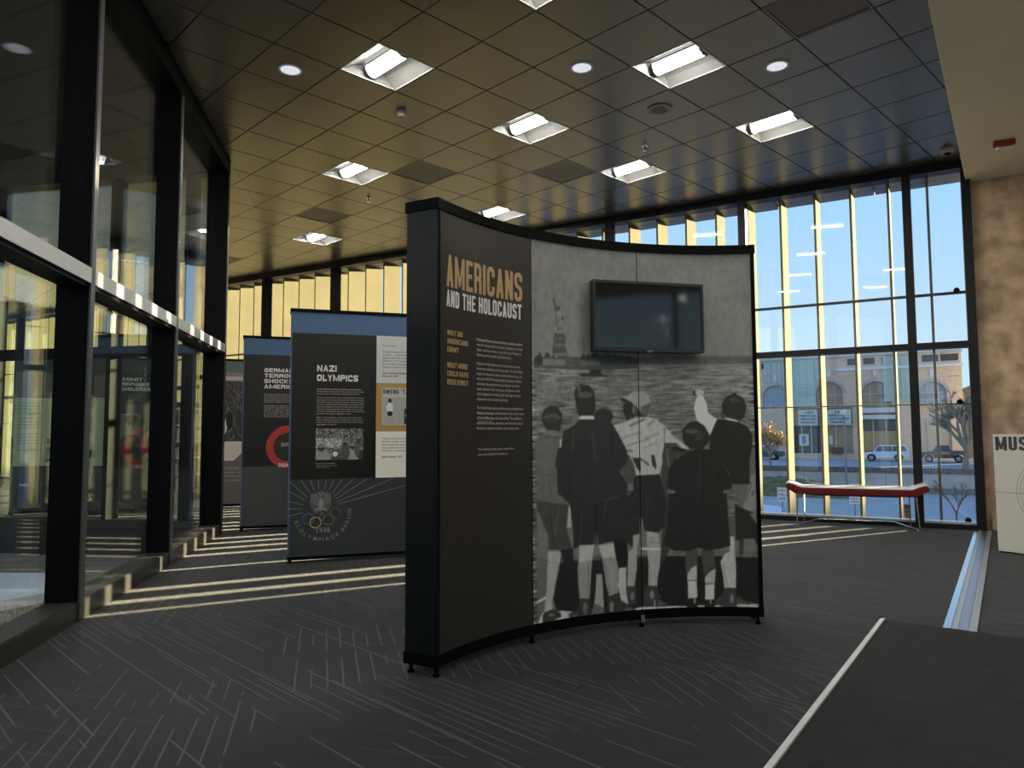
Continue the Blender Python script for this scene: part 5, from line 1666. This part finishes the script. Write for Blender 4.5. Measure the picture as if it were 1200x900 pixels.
# brick theatre building across the street
BD = 88.0
bld = empty('brick_building', GW(-8, BD, GZ), va)
BO = -8.0
def bb(u0_, u1_, z0, z1, f0, f1, name, m_, par=None):      # f0..f1 = depth, negative = proud of the front
    o = MB().box(u0_ - BO, f0, z0 - GZ, u1_ - BO, f1, z1 - GZ).build(name, m_, par or bld)
    return o
M_brick = brick_mat('tan_grey_brick', (.74, .54, .39), (.62, .45, .33), (.62, .51, .41), 1.6)
M_stone = mat('grey_stone_trim', (.46, .44, .42), .8, noise=.1, nscale=1)
M_paleband = mat('pale_cornice', (.62, .64, .67), .7)
M_dkglass = mat('dark_window_glass', (.10, .115, .13), .1, spec=.7)  # panes of dark glass
M_bluepane = mat('blue_grey_pane', (.26, .34, .44), .15, spec=.6)
M_tanpane = mat('tan_blind_pane', (.34, .27, .17), .3)
M_greenrefl = mat('pale_green_reflection', (.40, .52, .47), .35)
M_dark = mat('dark_recess', (.05, .055, .065), .5)
arches = [(-15.7, 1.45, 6.6, 'blue'), (-9.95, 1.40, 6.8, 'tan'), (-5.3, 1.48, 6.65, 'tan'), (.05, 1.28, 6.45, 'blue')]
# wall with arched openings: strips between the arches and spandrels above
SILL = 4.15
UL, UR = -24.0, 2.75
m = MB()
def wbox(u0_, u1_, z0, z1):
    m.box(u0_ - BO, 0, z0 - GZ, u1_ - BO, .5, z1 - GZ)
wbox(UL, UR, 3.9, SILL)
xs = UL
for cu, rad, ztop, _ in arches:
    wbox(xs, cu - rad, SILL, ztop + .1)
    spring = ztop - rad
    K = 12
    for i in range(K):
        a, b = PI - PI * i / K, PI - PI * (i + 1) / K
        x0, x1 = cu + rad * math.cos(a), cu + rad * math.cos(b)
        z0, z1 = spring + rad * math.sin(a), spring + rad * math.sin(b)
        m.hexa([(x0 - BO, 0, z0 - GZ), (x1 - BO, 0, z1 - GZ), (x1 - BO, .5, z1 - GZ), (x0 - BO, .5, z0 - GZ)], [(x0 - BO, 0, ztop + .1 - GZ), (x1 - BO, 0, ztop + .1 - GZ), (x1 - BO, .5, ztop + .1 - GZ), (x0 - BO, .5, ztop + .1 - GZ)])
    xs = cu + rad
wbox(xs, UR, SILL, 6.9)
wbox(UL, xs, 6.9 - .4, 6.9) if False else None
for (c0, r0_, t0, _), nxt in zip(arches, arches[1:] + [None]):
    pass
wbox(UL, UR, 6.95, 9.55)
for cu, rad, ztop, _ in arches:
    wbox(cu - rad, cu + rad, ztop + .1, 6.95)
xs = UL
for cu, rad, ztop, _ in arches:
    wbox(xs, cu - rad, ztop + .1, 6.95)
    xs = cu + rad
wbox(UL, UR, GZ, -1.2)
for a, b in ((UL, -14.0), (-11.0, -10.3), (-7.7, -6.9), (-3.2, -1.6), (1.6, UR)):
    wbox(a, b, -1.2, 3.9)
m.build('wall', M_brick, bld)
bb(UL, UR, GZ, 9.4, .55, 12, 'building_core', M_brick)
for i, (cu, rad, ztop, kind) in enumerate(arches):
    spring = ztop - rad
    pts = [(cu + rad * math.cos(PI - PI * k / 16), spring + rad * math.sin(PI - PI * k / 16)) for k in range(17)] + [(cu + rad, SILL), (cu - rad, SILL)]
    w = MB().hexa([(x - BO, .30, z - GZ) for x, z in pts], [(x - BO, .36, z - GZ) for x, z in pts]).build('arched_window', M_bluepane if kind == 'blue' else M_tanpane, bld)
    for x in (cu - rad * .38, cu + rad * .38):
        bb(x - .06, x + .06, SILL, ztop - .12, .24, .31, 'window_bar', M_stone, w)
    bb(cu - rad, cu + rad, 5.25, 5.37, .23, .31, 'window_bar', M_stone, w)
    mm = MB()
    for k in range(16):                            # voussoir ring
        a, b = PI - PI * k / 16, PI - PI * (k + .94) / 16
        q = [(cu + q_ * math.cos(x) - BO, spring + q_ * math.sin(x) - GZ) for q_, x in ((rad, a), (rad + .32, a), (rad + .32, b), (rad, b))]
        mm.hexa([(x, -.08, z) for x, z in q], [(x, .02, z) for x, z in q])
    mm.build('arch_stones', M_stone, bld)
    bb(cu - .17, cu + .17, ztop + .55, ztop + 1.25, -.14, 0, 'stone_ornament', M_paleband)
bb(-9.2, UR + .15, 7.95, 8.25, -.30, .0, 'cornice', M_paleband)
bb(UL, UR + .1, 9.45, 9.70, -.22, .5, 'parapet_cap', M_stone)
bb(-13.1, -7.76, 10.35, 10.70, 3, 6, 'roof_box', mat('dark_roof_box', (.14, .13, .12), .7))
for a, b in ((-19, -17.6), (-17.2, -16.2), (-8.0, -6.9), (-6.4, -5.3), (-4.6, -3.6), (-.8, .7), (.9, 2.5)):
    bb(a, b, 8.55, 9.25, -.03, .02, 'attic_window', M_dark)
# pale green window reflections, painted as panels on the front
for a, b, z0, z1 in ((-13.9, -11.45, 4.0, 9.5), (-16.9, -16.2, 6.9, 9.3), (-15.9, -15.0, 6.9, 9.3), (-14.9, -14.2, 7.0, 9.3), (-11.4, -10.6, 7.3, 9.4), (-4.5, -2.9, 4.4, 9.3), (-2.8, -2.05, 4.4, 9.3)):
    w = bb(a, b, z0, z1, -.10, -.02, 'green_reflection', M_greenrefl)
    k = max(1, int((b - a) / .9))
    for j in range(1, k + 1):
        x = a + (b - a) * j / (k + 1)
        bb(x - .05, x + .05, z0, z1, -.13, -.02, 'reflection_bar', M_stone, w)
    bb(a, b, z0 + (z1 - z0) * .38, z0 + (z1 - z0) * .38 + .10, -.13, -.02, 'reflection_bar', M_stone, w)
# ground floor: storefronts, doors, notice boards, posters
for a, b, z0, z1, m_ in ((-14.0, -11.0, -1.2, 1.9, M_dark), (-10.3, -7.7, -1.2, 2.0, mat('tan_storefront_glass', (.36, .29, .17), .25)), (-6.9, -3.2, -.9, 1.25, mat('ochre_storefront', (.42, .31, .14), .3)), (-6.9, -3.2, 1.27, 2.5, M_dkglass), (-1.6, 1.6, -1.2, 2.6, mat('tan_shutter', (.50, .41, .32), .5))):  # second bay is plain tan glass
    w = bb(a, b, z0, z1, .28, .34, 'storefront', m_)
    for j in range(1, 3):
        x = a + (b - a) * j / 3
        bb(x - .07, x + .07, z0, z1, .22, .29, 'storefront_bar', M_stone, w)
bb(-7.0, -3.1, 3.25, 3.8, -.25, .0, 'fascia', M_paleband)
bb(-7.0, -3.1, 2.55, 3.0, -.25, .0, 'fascia', M_paleband)
M_board = mat('pale_green_notice_board', (.50, .58, .54), .45)
for a, b, lines in ((-13.22, -11.20, ('LOST?', 'COME IN & SEE', 'WEEKDAY SHOWS', 'TO BE ANNOUNCED')), (-10.26, -7.79, ('SUMMER', 'REPERTORY', 'FESTIVAL OF', 'THEATER'))):
    w = bb(a, b, 2.02, 3.68, -.5, -.3, 'notice_board', M_board)
    bb(a - .08, b + .08, 1.93, 2.02, -.55, -.25, 'notice_frame', M_stone, w)
    t = TXT()
    for i, s in enumerate(lines):
        wd = (b - a) * min(.86, .12 + .062 * len(s))
        t.line(s, a - BO + ((b - a) - wd) / 2 * (.6 if i % 2 else 1.3), 3.68 - GZ - .42 - i * .37, .24, wd, .03)
    t.build('lettering', lambda u, v: (u, -.505, v), M_ink_dark, w)
bb(-13.25, -12.25, -.35, .95, -.06, 0, 'poster', mat('white_poster', (.60, .62, .62), .5))
bb(-12.95, -12.55, -.15, .75, -.075, -.06, 'poster_figure', mat('blue_poster_ink', (.15, .24, .36), .5))
bb(-10.15, -9.8, -.2, .8, .1, .2, 'poster', mat('white_poster', (.60, .62, .62), .5))
bb(-9.9, -8.7, -1.2, -.5, -.5, -.1, 'planter', mat('brown_planter', (.16, .08, .05), .7))
tag(bld, 'tan brick theatre building with arched windows and two notice boards across the street', 'building')
# smaller building beyond its right end
r = empty('gabled_building', GW(6.5, 100, GZ), va)
m = MB()
q = [(-3.2, 0), (9, 0), (9, 7.8), (3, 10.6), (-3.2, 7.8)]
m.hexa([(x, 0, z) for x, z in q], [(x, 9, z) for x, z in q])
m.build('wall', mat('brown_brick_far', (.24, .19, .15), .85), r)
MB().hexa([(-3.6, -.3, 7.65), (3, -.3, 10.6), (3, -.3, 10.85), (-3.6, -.3, 7.9)], [(-3.6, 9.2, 7.65), (3, 9.2, 10.6), (3, 9.2, 10.85), (-3.6, 9.2, 7.9)]).build('roof', mat('grey_roof', (.14, .14, .15), .8), r)
MB().box(.2, -.04, 3.4, 1.2, 0, 5.2).build('window', M_dkglass, r)
tag(r, 'brown gabled building just past the right end of the brick theatre', 'building')
# tall block further along the street; it keeps the sun off the road
r = empty('office_block', GW(4.5, 70, GZ), va)
MB().box(0, 0, 0, 34, 12, 12.5).build('wall', mat('grey_office_wall', (.25, .25, .25), .8), r)
for i in range(8):
    for j in range(3):
        MB().box(1.2 + i * 3.2, -.04, 2 + j * 3.3, 3.2 + i * 3.2, .0, 4 + j * 3.3).build('window', M_dkglass, r)
tag(r, 'grey office block along the street, out of view past the concrete wall', 'building')

# trees
M_bark = mat('grey_brown_bark', (.15, .125, .105), .9)
M_bark2 = mat('pale_twig_bark', (.30, .25, .18), .9)
def tree(name, base, h, spread, m_bark, label, seed, depth=5, rad=.12, trunk=.3, leaf=None, nleaf=0, lsize=.1, lean=(0, 0)):
    rg = random.Random(seed)
    r = empty(name, base, va)
    tr_, br = MB(), MB()
    tips = []
    def grow(p, d, L, rd, lev):
        q = p + d * L
        mid = p + d * (L * .5) + Vector((rg.uniform(-1, 1), rg.uniform(-1, 1), 0)) * L * .05
        (tr_ if lev == 0 else br).tube([p, mid, q], [rd, rd * .85, rd * .68], 5 if lev < 3 else 3, cap=False)
        if lev >= depth:
            tips.append(q)
            return
        for k in range(rg.choice((2, 3, 3, 4)) if lev < depth - 1 else 3):
            a = rg.uniform(0, 2 * PI)
            sp_ = rg.uniform(.35, .85) * spread
            nd = (d + Vector((math.cos(a), math.sin(a), rg.uniform(-.15, .35))) * sp_).normalized()
            st = p + d * L * (rg.uniform(.55, 1.0) if lev > 0 else rg.uniform(.75, 1.0))
            tips.append(st)
            grow(st, nd, L * rg.uniform(.58, .82), rd * .68, lev + 1)
    grow(Vector((0, 0, 0)), Vector((lean[0], lean[1], 1)).normalized(), h * trunk, rad, 0)
    tr_.build('trunk', m_bark, r)
    o = br.build('branches', m_bark, r)
    o['kind'] = 'stuff'
    if leaf:
        m = MB()
        for _ in range(nleaf):
            p = rg.choice(tips) + Vector((rg.gauss(0, .16), rg.gauss(0, .16), rg.gauss(0, .16)))
            a, b = Vector((rg.gauss(0, 1), rg.gauss(0, 1), rg.gauss(0, 1))).normalized(), Vector((rg.gauss(0, 1), rg.gauss(0, 1), rg.gauss(0, 1))).normalized()
            s = lsize * rg.uniform(.6, 1.3)
            m.add([p - a * s, p + b * s * .6, p + a * s, p - b * s * .6], [(0, 1, 2, 3)])
        me = bpy.data.meshes.new('dry_leaves')
        me.from_pydata(m.v, [], m.f)
        me.materials.append(leaf)
        lo = bpy.data.objects.new('dry_leaves', me)
        COL.objects.link(lo)
        lo.parent = r
        lo['kind'] = 'stuff'
    tag(r, label, 'tree')
    return r
M_leaf = mat('dry_tan_leaves', (.46, .33, .16), .8, noise=.35, nscale=2)
tree('bare_tree', GW(1.9, 62, GZ), 9.5, .9, M_bark2, 'large bare tree in front of the right end of the brick building', 11, depth=6, rad=.24, trunk=.2)
tree('young_bare_tree', GW(.46, 24.2, GZ), 2.1, .62, M_bark, 'thin young bare tree at the bottom right of the window wall', 5, depth=4, rad=.035, trunk=.34)
tree('leafy_shrub', GW(-11.6, 62, GZ), 5.2, 1.0, M_bark2, 'tan leafed tree next to the right edge of the curved panel', 21, depth=5, rad=.14, trunk=.24, leaf=M_leaf, nleaf=1500, lsize=.13)
tree('fallen_branch_bush', GW(-7.6, 35.0, GZ), 2.0, 1.2, M_bark, 'bare leaning bush by the grass bank, left of the bench', 8, depth=4, rad=.04, trunk=.4, lean=(-.9, 0))

# sticker on the glass
sk = empty('window_sticker', W1(-.315 + 4.118, .0835, .17), va)
MB().box(-.038, -.0015, -.085, .038, 0, .085).build('sheet', mat('white_sticker', (.66, .66, .63), .5), sk)
t = TXT()
for z in (-.055, .0, .055):
    t.ring(0, z, .017, .009, n=16)
    t.quadline((-.018, z - .014), (.014, z + .016), .008)
t.build('symbols', lambda u, v: (u, -.0025, v), mat('brown_sticker_ink', (.30, .16, .06), .5), sk)
tag(sk, 'small white sticker with three brown symbols low on the window', 'sticker')

# courtyard between the two glazed walls
M_snow = mat('old_snow_path', (.62, .64, .68), .7, noise=.06, nscale=3)
m = MB().prism([W2(-9, .21, 0)[:2], W2(2.5, .21, 0)[:2], W3(.3, .2, 0)[:2], W3(9.4, .2, 0)[:2], (-9, 14), (-9, 0)], -.6, -.26)
struct(m.build('ground', mat('dry_soil', (.20, .165, .12), .95, noise=.3, nscale=6)))
pth = MB().prism([(2.0, 7.95), (.9, 9.1), (-5.5, 8.4), (-5.5, 6.6), (1.05, 7.0), (1.55, 7.15)], -.26, -.18)
struct(pth.build('path', M_snow))
m = MB()
rg = random.Random(4)
for _ in range(9000):
    t_ = rg.uniform(-4, 1.2)
    o_ = rg.uniform(.28, 1.9)
    x, y, _z = W2(t_, o_, 0)
    if y > 7.05 - .1 * abs(x):
        continue
    h = rg.uniform(.03, .11) * (1.6 if rg.random() < .1 else 1)
    a = rg.uniform(0, 2 * PI)
    dx, dy = math.cos(a) * .004, math.sin(a) * .004
    lx, ly = rg.gauss(0, .05), rg.gauss(0, .05)
    m.add([(x - dx, y - dy, -.262), (x + dx, y + dy, -.262), (x + lx, y + ly, -.26 + h)], [(0, 1, 2)])
me = bpy.data.meshes.new('dry_grass')
me.from_pydata(m.v, [], m.f)
me.materials.append(mat('straw_grass', (.46, .39, .26), .9, noise=.3, nscale=7))
o = bpy.data.objects.new('dry_grass', me)
COL.objects.link(o)
tag(o, 'dry straw coloured grass outside the nearest left pane', 'grass', kind='stuff')
